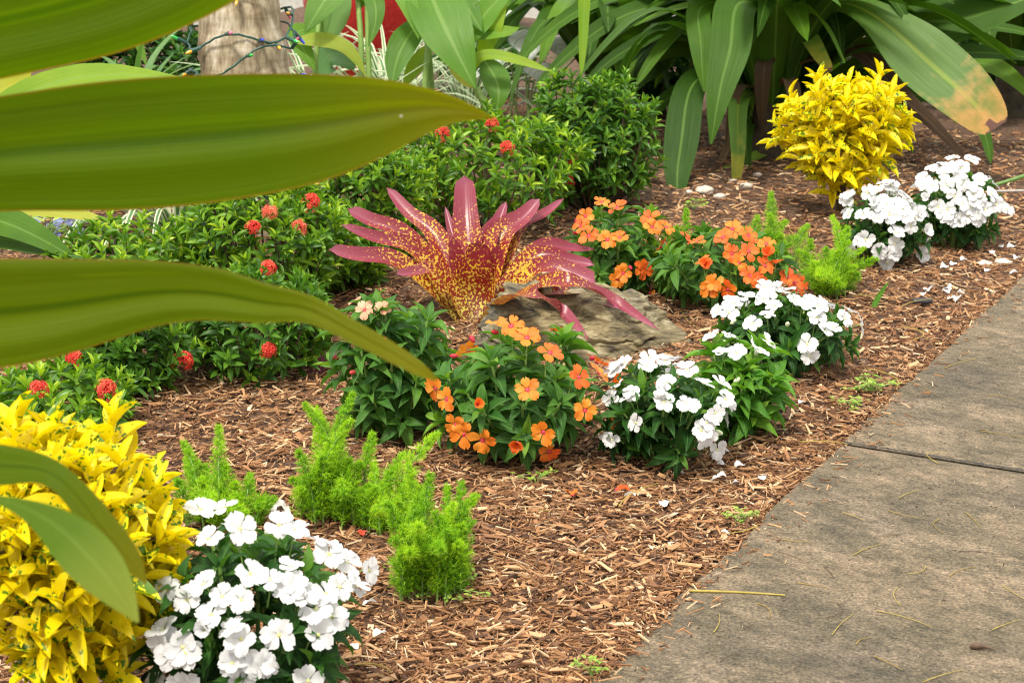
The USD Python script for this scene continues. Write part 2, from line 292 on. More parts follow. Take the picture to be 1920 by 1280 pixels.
def plain(name, col, col2=None, rough=0.6, nscale=40, bump=0.0, bdist=0.002, **kw):
    n = {'ge': ('geometry', {}), 'no': ('noise_texture', {'scale': nscale, 'detail': 5.0, 'roughness': 0.6}), 'cr': ('rgb_ramp', {'ramp': [(0.3, col), (0.7, col2 or col)]}), 'p': ('principled_bsdf', {'roughness': rough, **kw})}
    l = [('ge.position', 'no.vector'), ('no.fac', 'cr.fac'), ('cr.color', 'p.base_color')]
    if bump:
        n['bu'] = ('bump', {'strength': bump, 'distance': bdist}); l += [('no.fac', 'bu.height'), ('bu.normal', 'p.normal')]
    return mat(name, n, l)
plain('green_stem', (0.07, 0.15, 0.03), (0.13, 0.24, 0.05), 0.5)
plain('pale_stem', (0.16, 0.28, 0.06), (0.25, 0.38, 0.1), 0.45)
plain('woody_stem', (0.06, 0.035, 0.02), (0.14, 0.09, 0.05), 0.8, 80, 0.5)
plain('flower_eye', (0.45, 0.45, 0.15), (0.6, 0.6, 0.3), 0.6)
plain('red_eye', (0.5, 0.02, 0.06), (0.65, 0.08, 0.1), 0.6)
plain('lily_stump', (0.018, 0.013, 0.008), (0.065, 0.048, 0.028), 0.85, 25, 0.8, 0.01)
plain('red_glaze', (0.30, 0.012, 0.012), (0.42, 0.03, 0.025), 0.3)
plain('cable_green', (0.012, 0.05, 0.04), (0.02, 0.08, 0.06), 0.4)
plain('black_plastic', (0.012, 0.012, 0.014), (0.03, 0.03, 0.035), 0.25)
plain('dry_needle', (0.18, 0.11, 0.02), (0.34, 0.23, 0.04), 0.6, 30)
plain('yellow_needle', (0.28, 0.21, 0.035), (0.40, 0.31, 0.06), 0.6, 30)
plain('dark_needle', (0.05, 0.03, 0.02), (0.12, 0.07, 0.04), 0.7, 30)
plain('grey_litter', (0.30, 0.28, 0.26), (0.55, 0.53, 0.5), 0.5, 60)
plain('pebble', (0.35, 0.30, 0.25), (0.6, 0.55, 0.48), 0.7, 60)
for nm, c in (('red_bulb', (0.6, 0.02, 0.03)), ('blue_bulb', (0.03, 0.06, 0.55)), ('green_bulb', (0.02, 0.4, 0.06)), ('amber_bulb', (0.75, 0.35, 0.02)), ('pink_bulb', (0.7, 0.15, 0.3))):
    plain(nm, c, c, 0.15, coat_weight=0.5)
# caladium: white blade with green veins and edge
mat('white_veined_leaf', {**UVN, 'ge': ('geometry', {}), 'va': ('math', {'math_type': 'multiply_add', 'value2': -0.8}), 'vs': ('math', {'math_type': 'multiply', 'value2': 30.0}), 'vw': ('math', {'math_type': 'sine'}),
     'rm': ('map_range', {'from_min': 0.93, 'from_max': 1.0, 'clamp': True}), 'm': ('mix', {'color1': (0.72, 0.76, 0.74), 'color2': (0.12, 0.3, 0.12)}), 'em': ('map_range', {'from_min': 0.44, 'from_max': 0.5, 'clamp': True}), 'm2': ('mix', {'color2': (0.1, 0.26, 0.08)}),
     'p': ('principled_bsdf', {'roughness': 0.5}), 'tl': ('translucent_bsdf', {}), 'mc': ('mix_closure', {'fac': 0.3})},
    UVL + [('ax.value', 'va.value1'), ('sx.y', 'va.value3'), ('va.value', 'vs.value1'), ('vs.value', 'vw.value1'), ('vw.value', 'rm.value'), ('rm.result', 'm.fac'), ('ax.value', 'em.value'), ('em.result', 'm2.fac'), ('m.color', 'm2.color1'), ('m2.color', 'p.base_color'), ('m2.color', 'tl.color'), ('p.BSDF', 'mc.closure1'), ('tl.BSDF', 'mc.closure2')], 'mc.closure')
# fern needles
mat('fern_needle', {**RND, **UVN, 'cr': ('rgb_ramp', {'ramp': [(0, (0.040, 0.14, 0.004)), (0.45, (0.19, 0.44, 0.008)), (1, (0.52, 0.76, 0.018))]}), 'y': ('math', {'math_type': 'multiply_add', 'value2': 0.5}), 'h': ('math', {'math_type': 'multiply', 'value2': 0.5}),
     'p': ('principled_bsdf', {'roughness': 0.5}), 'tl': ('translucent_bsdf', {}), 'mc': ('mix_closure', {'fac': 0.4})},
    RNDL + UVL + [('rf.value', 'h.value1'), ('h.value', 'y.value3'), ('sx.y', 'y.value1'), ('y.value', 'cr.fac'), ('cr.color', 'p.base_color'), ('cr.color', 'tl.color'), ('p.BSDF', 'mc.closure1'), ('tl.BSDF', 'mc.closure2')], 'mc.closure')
# bromeliad: dark red with yellow flecks towards the heart, plum and mauve towards the tip
mat('bromeliad_leaf', {**RND, **UVN, 'vo': ('noise_texture', {'scale': 125.0, 'detail': 2.5, 'roughness': 0.6}), 'n2': ('noise_texture', {'scale': 9.0, 'detail': 2.0}),
     'fade': ('map_range', {'from_min': 0.34, 'from_max': 0.80, 'to_min': -0.016, 'to_max': -0.20, 'clamp': True}), 'ad': ('math', {'math_type': 'add'}), 'ad2': ('math', {'math_type': 'multiply_add', 'value2': 0.22}),
     'sr': ('map_range', {'from_min': 0.60, 'from_max': 0.65, 'clamp': True}), 'ba': ('rgb_ramp', {'ramp': [(0.0, (0.16, 0.05, 0.02)), (0.25, (0.23, 0.010, 0.008)), (0.5, (0.19, 0.013, 0.026)), (0.72, (0.24, 0.034, 0.062)), (0.9, (0.28, 0.070, 0.115)), (1.0, (0.18, 0.025, 0.05))]}),
     'sp': ('rgb_ramp', {'ramp': [(0.0, (0.55, 0.50, 0.10)), (0.4, (0.66, 0.42, 0.03)), (1.0, (0.62, 0.32, 0.12))]}), 'm': ('mix', {}), 'vs': ('math', {'math_type': 'multiply', 'value2': 60.0}), 'vw': ('math', {'math_type': 'sine'}), 'bu': ('bump', {'strength': 0.10, 'distance': 0.001}),
     'p': ('principled_bsdf', {'roughness': 0.33, 'specular_ior_level': 0.55}), 'tl': ('translucent_bsdf', {}), 'mc': ('mix_closure', {'fac': 0.2})},
    RNDL + UVL + [('ge.position', 'vo.vector'), ('ge.position', 'n2.vector'), ('sx.y', 'fade.value'), ('fade.result', 'ad.value1'), ('vo.fac', 'ad.value2'), ('n2.fac', 'ad2.value1'), ('ad.value', 'ad2.value3'), ('ad2.value', 'sr.value'),
      ('sx.y', 'ba.fac'), ('sx.y', 'sp.fac'), ('ba.color', 'm.color1'), ('sp.color', 'm.color2'), ('sr.result', 'm.fac'), ('m.color', 'p.base_color'), ('m.color', 'tl.color'), ('sx.x', 'vs.value1'), ('vs.value', 'vw.value1'), ('vw.value', 'bu.height'), ('bu.normal', 'p.normal'), ('p.BSDF', 'mc.closure1'), ('tl.BSDF', 'mc.closure2')], 'mc.closure')
# mulch
CHIP = [(0.0, (0.050, 0.021, 0.009)), (0.16, (0.125, 0.053, 0.021)), (0.42, (0.225, 0.102, 0.040)), (0.64, (0.32, 0.155, 0.062)), (0.80, (0.42, 0.235, 0.108)), (0.93, (0.52, 0.345, 0.19)), (1.0, (0.57, 0.45, 0.31))]
mat('wood_chip', {**RND, 'mp': ('mapping', {'scale': (120.0, 120.0, 300.0)}), 'no': ('noise_texture', {'scale': 1.0, 'detail': 3.0}), 'cr': ('rgb_ramp', {'ramp': CHIP}), 'hm': ('math', {'math_type': 'multiply_add', 'value2': 0.6, 'value3': 0.7}), 'hv': ('hsv', {}),
     'bu': ('bump', {'strength': 0.5, 'distance': 0.001}), 'p': ('principled_bsdf', {'roughness': 0.75})},
    RNDL + [('ge.position', 'mp.vector'), ('mp.vector', 'no.vector'), ('rf.value', 'cr.fac'), ('no.fac', 'hm.value1'), ('hm.value', 'hv.value'), ('cr.color', 'hv.color'), ('hv.color', 'p.base_color'), ('no.fac', 'bu.height'), ('bu.normal', 'p.normal')])
mat('mulch_soil', {'ge': ('geometry', {}), 'no': ('noise_texture', {'scale': 45.0, 'detail': 6.0, 'roughness': 0.7}), 'cr': ('rgb_ramp', {'ramp': [(0.36, (0.022, 0.012, 0.006)), (0.5, (0.075, 0.036, 0.018)), (0.62, (0.16, 0.085, 0.045)), (0.75, (0.26, 0.16, 0.09))]}), 'bu': ('bump', {'strength': 1.0, 'distance': 0.01}), 'p': ('principled_bsdf', {'roughness': 0.9})},
    [('ge.position', 'no.vector'), ('no.fac', 'cr.fac'), ('cr.color', 'p.base_color'), ('no.fac', 'bu.height'), ('bu.normal', 'p.normal')])
# weathered concrete, walked along the path's direction
E0, E1 = G(1150, 1280), G(1885, 570)
EDGE = nrm(E1 - E0); LEFT = np.array([-EDGE[1], EDGE[0], 0.0]); E0 = E0 + LEFT * 0.042; ROT = math.atan2(EDGE[1], EDGE[0])
mat('concrete', {'ge': ('geometry', {}), 'mp': ('mapping', {'mapping_type': 'texture', 'rotation': (0, 0, ROT + 1.35), 'scale': (1.0, 0.62, 1.0)}),
     'n1': ('noise_texture', {'scale': 5.5, 'detail': 11.0, 'roughness': 0.74, 'distortion': 0.25}), 'n2': ('noise_texture', {'scale': 150.0, 'detail': 4.0, 'roughness': 0.7}), 'n3': ('noise_texture', {'scale': 1.3, 'detail': 6.0, 'roughness': 0.62}), 'n4': ('noise_texture', {'scale': 26.0, 'detail': 6.0, 'roughness': 0.8}),
     'c1': ('rgb_ramp', {'ramp': [(0.30, (0.066, 0.056, 0.042)), (0.43, (0.104, 0.087, 0.061)), (0.52, (0.142, 0.114, 0.081)), (0.60, (0.188, 0.147, 0.107)), (0.74, (0.255, 0.20, 0.15))]}),
     'c2': ('rgb_ramp', {'ramp': [(0.36, (0.30, 0.30, 0.31)), (0.46, (0.86, 0.86, 0.86)), (0.56, (1.12, 1.10, 1.06)), (0.66, (1.95, 1.85, 1.7))]}), 'c3': ('rgb_ramp', {'ramp': [(0.36, (0.70, 0.72, 0.74)), (0.5, (0.96, 0.96, 0.92)), (0.64, (1.16, 1.10, 1.05))]}),
     'c4': ('rgb_ramp', {'ramp': [(0.40, (0.68, 0.68, 0.65)), (0.5, (1.0, 1.0, 1.0)), (0.62, (1.25, 1.22, 1.18))]}),
     'm1': ('mix', {'mix_type': 'multiply', 'fac': 0.8}), 'm2': ('mix', {'mix_type': 'multiply', 'fac': 1.0}), 'm3': ('mix', {'mix_type': 'multiply', 'fac': 1.0}), 'ad': ('math', {'math_type': 'add'}), 'bu': ('bump', {'strength': 0.55, 'distance': 0.003}), 'p': ('principled_bsdf', {'roughness': 0.85, 'specular_ior_level': 0.3})},
    [('ge.position', 'mp.vector'), ('mp.vector', 'n1.vector'), ('ge.position', 'n2.vector'), ('ge.position', 'n3.vector'), ('mp.vector', 'n4.vector'), ('n1.fac', 'c1.fac'), ('n2.fac', 'c2.fac'), ('n3.fac', 'c3.fac'), ('n4.fac', 'c4.fac'), ('c1.color', 'm1.color1'), ('c2.color', 'm1.color2'), ('m1.color', 'm2.color1'), ('c3.color', 'm2.color2'), ('m2.color', 'm3.color1'), ('c4.color', 'm3.color2'), ('m3.color', 'p.base_color'), ('n2.fac', 'ad.value1'), ('n4.fac', 'ad.value2'), ('ad.value', 'bu.height'), ('bu.normal', 'p.normal')])
plain('joint_tar', (0.012, 0.011, 0.010), (0.05, 0.045, 0.04), 0.9, 160, 1.0)
plain('pale_gravel', (0.12, 0.11, 0.09), (0.30, 0.28, 0.25), 0.85, 22, 0.6, 0.01)
mat('rock', {'ge': ('geometry', {}), 'mp': ('mapping', {'mapping_type': 'point', 'rotation': (0.3, 0.6, 0.2), 'scale': (5.0, 14.0, 26.0)}), 'n1': ('noise_texture', {'scale': 1.0, 'detail': 6.0, 'roughness': 0.65, 'distortion': 1.2}), 'n2': ('noise_texture', {'scale': 90.0, 'detail': 4.0, 'roughness': 0.7}),
     'n3': ('noise_texture', {'scale': 6.0, 'detail': 4.0}), 'c1': ('rgb_ramp', {'ramp': [(0.34, (0.028, 0.024, 0.018)), (0.43, (0.10, 0.082, 0.048)), (0.53, (0.20, 0.17, 0.10)), (0.63, (0.32, 0.29, 0.21)), (0.74, (0.13, 0.12, 0.11))]}),
     'c3': ('rgb_ramp', {'ramp': [(0.4, (1.1, 1.0, 0.75)), (0.62, (0.75, 0.8, 0.9))]}), 'm': ('mix', {'mix_type': 'multiply', 'fac': 0.8}), 'ha': ('math', {'math_type': 'multiply_add', 'value2': 0.25}), 'bu': ('bump', {'strength': 1.0, 'distance': 0.02}), 'p': ('principled_bsdf', {'roughness': 0.62})},
    [('ge.position', 'mp.vector'), ('mp.vector', 'n1.vector'), ('ge.position', 'n2.vector'), ('ge.position', 'n3.vector'), ('n1.fac', 'c1.fac'), ('n3.fac', 'c3.fac'), ('c1.color', 'm.color1'), ('c3.color', 'm.color2'), ('m.color', 'p.base_color'), ('n2.fac', 'ha.value1'), ('n1.fac', 'ha.value3'), ('ha.value', 'bu.height'), ('bu.normal', 'p.normal')])
mat('bark', {'ge': ('geometry', {}), 'mp': ('mapping', {'scale': (26.0, 26.0, 5.0)}), 'n1': ('noise_texture', {'scale': 1.0, 'detail': 6.0, 'roughness': 0.7}), 'mr': ('mapping', {'scale': (3.0, 3.0, 30.0)}), 'n2': ('noise_texture', {'scale': 1.0, 'detail': 3.0, 'distortion': 0.4}), 'n3': ('noise_texture', {'scale': 5.0, 'detail': 5.0}),
     'c1': ('rgb_ramp', {'ramp': [(0.32, (0.12, 0.085, 0.05)), (0.5, (0.30, 0.25, 0.17)), (0.66, (0.50, 0.45, 0.37))]}), 'c2': ('rgb_ramp', {'ramp': [(0.36, (0.78, 0.74, 0.68)), (0.5, (1.0, 1.0, 1.0)), (0.7, (1.12, 1.12, 1.1))]}), 'c3': ('rgb_ramp', {'ramp': [(0.36, (0.55, 0.49, 0.38)), (0.52, (1.0, 0.98, 0.92)), (0.65, (1.12, 1.12, 1.14))]}),
     'm1': ('mix', {'mix_type': 'multiply', 'fac': 1.0}), 'm2': ('mix', {'mix_type': 'multiply', 'fac': 1.0}), 'bu': ('bump', {'strength': 0.7, 'distance': 0.008}), 'p': ('principled_bsdf', {'roughness': 0.85})},
    [('ge.position', 'mp.vector'), ('mp.vector', 'n1.vector'), ('ge.position', 'mr.vector'), ('mr.vector', 'n2.vector'), ('ge.position', 'n3.vector'), ('n1.fac', 'c1.fac'), ('n2.fac', 'c2.fac'), ('n3.fac', 'c3.fac'), ('c1.color', 'm1.color1'), ('c2.color', 'm1.color2'), ('m1.color', 'm2.color1'), ('c3.color', 'm2.color2'), ('m2.color', 'p.base_color'), ('n1.fac', 'bu.height'), ('bu.normal', 'p.normal')])

# ---------------------------------------------------------------- the setting
ang = np.linspace(0, 2 * np.pi, 49)[:-1]
single('ground', np.vstack([[[0, 6, -0.075]], np.stack([200 * np.cos(ang), 6 + 200 * np.sin(ang), np.full(48, -0.075)], 1)]), np.array([[0, 1 + i, 1 + (i + 1) % 48] for i in range(48)]), 'pale_gravel', 'grey brown gravel ground behind the planting bed', 'ground', kind='structure')

def bed_z(x, y):
    q = np.stack([np.asarray(x), np.asarray(y), np.zeros_like(np.asarray(x))], -1)
    v = (q - E0) @ LEFT
    h = 0.026 * sfbm(q.reshape(-1, 3) * 1.7).reshape(v.shape) + 0.012 * sfbm(q.reshape(-1, 3) * 6.0 + 3).reshape(v.shape)
    return np.clip(v, 0, 0.6) * 0.03 - 0.012 + h * np.clip(v * 4, 0.25, 1)
def bed_pt(x, y):                                                            # the bed surface seen at a pixel
    p = G(x, y); z = float(bed_z(p[0:1], p[1:2])[0]); p = G(x, y, z); return np.array([p[0], p[1], float(bed_z(p[0:1], p[1:2])[0])])
ub, vb = np.linspace(-3.0, 11.0, 240), np.concatenate([np.linspace(-0.03, 1.5, 40), np.linspace(1.56, 8.0, 80)])
U, Vv = np.meshgrid(ub, vb, indexing='ij')
Q = E0[None, None] + U[..., None] * EDGE + Vv[..., None] * LEFT
Q[..., 2] = bed_z(Q[..., 0], Q[..., 1]); Q[:, 0, 2] -= 0.04
bed = thing('mulch_bed', 'brown wood chip mulch bed running along the concrete path', 'planting bed', kind='structure')
put(bed, 'soil', Q.reshape(-1, 3), gridF(240, 120), 'mulch_soil')
# chips: picked where the bed lies in the picture, thinner with distance
def chips(n, lmin, lmax, wmin, wmax, rng, dmax, near_bias=1.0, vmin=0.018, vmax=4.5):
    got = []
    tot = 0
    while tot < n:
        u, v = rng.uniform(-0.9, 6.5, 20000), rng.uniform(vmin, vmax, 20000)
        q = E0 + u[:, None] * EDGE + v[:, None] * LEFT
        s, d = proj(q)
        ok = (s[:, 0] > -60) & (s[:, 0] < 1980) & (s[:, 1] > 150) & (s[:, 1] < 1330) & (d < dmax) & (rng.uniform(size=20000) < np.clip((2.9 / d) ** near_bias, 0, 1))
        got.append(q[ok]); tot += ok.sum()
    q = np.vstack(got)[:n]
    L, w, h = rng.uniform(0, 1, n) ** 1.6 * (lmax - lmin) + lmin, rng.uniform(wmin, wmax, n), rng.uniform(0.0010, 0.0036, n)
    yaw, pit, rol = rng.uniform(0, 2 * np.pi, n), rng.normal(0, 0.16, n), rng.normal(0, 0.35, n)
    z = bed_z(q[:, 0], q[:, 1]) + rng.uniform(0.001, 0.014, n) + np.abs(np.sin(pit)) * L * 0.25
    base = np.array([[-1, -1, -1], [1, -1, -1], [1, 1, -1], [-1, 1, -1], [-1, -1, 1], [1, -1, 1], [1, 1, 1], [-1, 1, 1]], float) * 0.5
    B = base[None] * np.stack([L, w, h], 1)[:, None]
    B[:, :, 1] *= np.where(B[:, :, 0] > 0, rng.uniform(0.25, 1.0, n)[:, None], rng.uniform(0.5, 1.0, n)[:, None])
    B[:, :, 0] += rng.normal(0, 0.12, (n, 8)) * w[:, None] * 1.5
    B[:, :, 2] += (B[:, :, 0] / L[:, None]) ** 2 * rng.normal(0, 0.06, n)[:, None] * L[:, None]
    cy, sy, cp, sp, cr, sr = np.cos(yaw), np.sin(yaw), np.cos(pit), np.sin(pit), np.cos(rol), np.sin(rol)
    y1, z1 = B[..., 1] * cr[:, None] - B[..., 2] * sr[:, None], B[..., 1] * sr[:, None] + B[..., 2] * cr[:, None]
    x2, z2 = B[..., 0] * cp[:, None] - z1 * sp[:, None], B[..., 0] * sp[:, None] + z1 * cp[:, None]
    X, Y = x2 * cy[:, None] - y1 * sy[:, None], x2 * sy[:, None] + y1 * cy[:, None]
    return np.stack([X + q[:, :1], Y + q[:, 1:2], z2 + z[:, None]], -1), L * w, q
CF = np.array([[0, 3, 2, 1], [4, 5, 6, 7], [0, 1, 5, 4], [1, 2, 6, 5], [2, 3, 7, 6], [3, 0, 4, 7]])
rc = np.random.default_rng(5)
Cv, area, cq = chips(1300, 0.018, 0.058, 0.003, 0.010, rc, 5.5, 2.0)
score = area / proj(cq)[1] ** 2; order = np.argsort(-score)
for i in order[:300]: put(bed, 'wood_chip', Cv[i], CF, 'wood_chip', smooth=False)
rest = [Cv[order[300:]], chips(32000, 0.008, 0.040, 0.0013, 0.0050, rc, 7.0, 2.2)[0], chips(24000, 0.018, 0.055, 0.006, 0.014, rc, 10.5, 0.7)[0], chips(20000, 0.014, 0.060, 0.0009, 0.0022, rc, 6.5, 2.0)[0], chips(3500, 0.006, 0.032, 0.0012, 0.004, rc, 6.5, 1.5, -0.022, 0.03)[0], chips(260, 0.008, 0.045, 0.0012, 0.004, rc, 6.5, 1.5, -0.09, -0.01)[0] + np.array([0, 0, 0.010])]
A = np.vstack(rest)
put(bed, 'fine_chips', A.reshape(-1, 3), (CF[None] + 8 * np.arange(len(A))[:, None, None]).reshape(-1, 4), 'wood_chip', smooth=False, kind='stuff', rnd=np.repeat(rc.uniform(0.001, 0.999, len(A)), 8), label='countless small wood chips and bark shreds')

# the path: slabs with a tarred joint between
J0 = G(1590, 830); uj = (J0 - E0) @ EDGE
path = thing('concrete_path', 'weathered grey brown concrete path of two visible slabs', 'path', kind='structure')
def slab(u0, u1, seed):
    rr = np.random.default_rng(seed)
    n = max(8, int((u1 - u0) * 40)); us = np.linspace(u0, u1, n)
    wob = sfbm(np.stack([us * 5, np.full(n, seed * 1.7), np.zeros(n)], 1)) * 0.010 + sfbm(np.stack([us * 28, np.full(n, 4.0), np.zeros(n)], 1)) * 0.006
    vs = np.concatenate([[0.012, 0.004, 0.0], [-0.008], np.linspace(-0.15, -2.2, 14)])
    zs = np.array([-0.10, -0.012, -0.004] + [0.0] * 15)
    Uu, Vg = np.meshgrid(us, vs, indexing='ij')
    q = E0 + Uu[..., None] * EDGE + (Vg + np.where(Vg > -0.01, wob[:, None], 0))[..., None] * LEFT
    q[..., 2] = zs[None] - 0.0
    edge = np.minimum(Uu - u0, u1 - Uu); q[..., 2] -= np.where(edge < 0.004, 0.006, 0)
    q[..., 2] += np.where(Vg < -0.01, 0.002 * sfbm(q.reshape(-1, 3) * 3).reshape(Uu.shape), 0)
    V = q.reshape(-1, 3); F = gridF(n, len(vs))[:, ::-1]
    # end faces go down
    k = len(V); e0, e1 = q[0].copy(), q[-1].copy(); e0[:, 2] = e1[:, 2] = -0.1
    V = np.vstack([V, e0, e1]); m = len(vs)
    F0 = np.array([[j, j + 1, k + j + 1, k + j] for j in range(m - 1)]); F1 = np.array([[(n - 1) * m + j + 1, (n - 1) * m + j, k + m + j, k + m + j + 1] for j in range(m - 1)])
    put(path, 'slab', V, np.vstack([F, F0, F1]), 'concrete', smooth=False)
slab(uj - 3.2, uj - 0.0045, 1); slab(uj + 0.0045, uj + 3.2, 2); slab(uj + 3.212, uj + 6.4, 3)
for uu in (uj, uj + 3.206):
    jv = np.linspace(0.0, -2.2, 240); r_ = np.random.default_rng(3)
    top = E0 + uu * EDGE + jv[:, None] * LEFT
    a, b = top - EDGE * (0.0040 + np.abs(r_.normal(0, .0016, (240, 1)))), top + EDGE * (0.0040 + np.abs(r_.normal(0, .0016, (240, 1))))
    a[:, 2] = b[:, 2] = 0.0008 + r_.normal(0, 0.0004, 240)
    put(path, 'joint_filler', np.stack([a, b], 1).reshape(-1, 3), gridF(240, 2), 'joint_tar')

# ---------------------------------------------------------------- plants: shared builders
def spread(n, rng, zmin=-1.0):                                               # directions, evenly spread
    i = np.arange(n) + 0.5; z = 1 - (1 - zmin) * i / n; ph = np.pi * (1 + 5 ** 0.5) * i
    v = np.stack([np.sqrt(1 - z * z) * np.cos(ph), np.sqrt(1 - z * z) * np.sin(ph), z], 1)
    return nrm(v + rng.normal(0, 0.12, (n, 3)))
def bush_box(x0, x1, yt, yb, deep=1.0, tuck=0.8):
    """base point, radii and height of a bush that covers this box of the photograph"""
    xc = (x0 + x1) / 2; f0 = G(xc, yb); r = (x1 - x0) / 2 * depth(f0) / FPX
    for _ in range(3):
        base = f0 + nrm([f0[0], f0[1], 0]) * r * deep * tuck; r = (x1 - x0) / 2 * depth(base) / FPX
    base = base.copy(); top = at_y(xc, yt, base[1]); base[0] = top[0]
    base[2] = float(bed_z(base[0:1], base[1:2])[0])
    return base, r, r * deep, max(top[2] - base[2], 0.05)
def hit(o, d, c, rad):                                                       # first point of an ellipsoid along a ray, or its nearest
    o2, d2 = (o - c) / rad, d / rad
    a, b, k = d2 @ d2, 2 * o2 @ d2, o2 @ o2 - 1
    q = b * b - 4 * a * k
    t = (-b - math.sqrt(q)) / (2 * a) if q > 0 else -b / (2 * a)
    p = o + d * t; return p, nrm(((p - c) / rad) / rad)
def emit_leaves(root, leaves, mat_, name='leaf', most=300, rest='foliage'):
    """leaves: (V, F, uv, pos, size, rnd). The MOST that show largest are parts, the rest one part"""
    sc = np.array([l[4] / depth(l[3]) for l in leaves]); order = np.argsort(-sc)
    for i in order[:most]:
        V, F, uv, _, _, r = leaves[i]; put(root, name, V, F, mat_, uv, rnd=r)
    o = order[most:]
    if len(o):
        V, F, uv = join([leaves[i][:3] for i in o])
        put(root, rest, V, F, mat_, uv, kind='stuff', rnd=np.concatenate([np.full(len(leaves[i][0]), leaves[i][5]) for i in o]))
PET = [leaf_template(1.0, 0.90, 'petal', 7, 7, 0.14, 0.25 + 0.09 * s, 0.03 + 0.009 * s, 0.05, s, 0.10 + 0.015 * (s % 5)) for s in range(10)]
PETN = [leaf_template(1.0, 0.78, 'petal', 7, 7, 0.14, 0.3 + 0.1 * s, 0.04 + 0.01 * s, 0.05, s + 9, 0.14 + 0.02 * (s % 5)) for s in range(10)]
EYE_S = tm(trimesh.creation.icosphere(1, 1.0))
def flower(root, p, n, size, pmat, emat, rng, cup=0.30, petals=5):
    """five petals round a small eye"""
    n = nrm(n); f = frame(nrm(np.cross(n, rng.normal(size=3))), n)
    a0 = rng.uniform(0, 6)
    fl = put(root, 'flower', EYE_S[0] * np.array([1, 1, 0.7]) * size * 0.07 @ np.stack([f[0], f[1], n]) + p, EYE_S[1], emat)
    open_ = rng.uniform(0.6, 1.2); wilt = rng.uniform() < 0.08
    for k in range(petals):
        a = a0 + k * 2 * np.pi / petals + rng.normal(0, 0.10); d = f[0] * math.cos(a) + f[1] * math.sin(a)
        el = cup * rng.uniform(0.0, 1.4) * open_ + (0.9 if wilt else 0)
        dd = d * math.cos(el) + n * math.sin(el); up = n * math.cos(el) - d * math.sin(el)
        t = (PET if pmat == 'white_petal' else PETN)[rng.integers(10)]
        V, F, uv = place(t, p + d * size * 0.02 - n * size * 0.004 * (k % 2), dd, up, size * 0.5 * rng.uniform(0.9, 1.1))
        put(fl, 'petal', V, F, pmat, uv)
    return fl

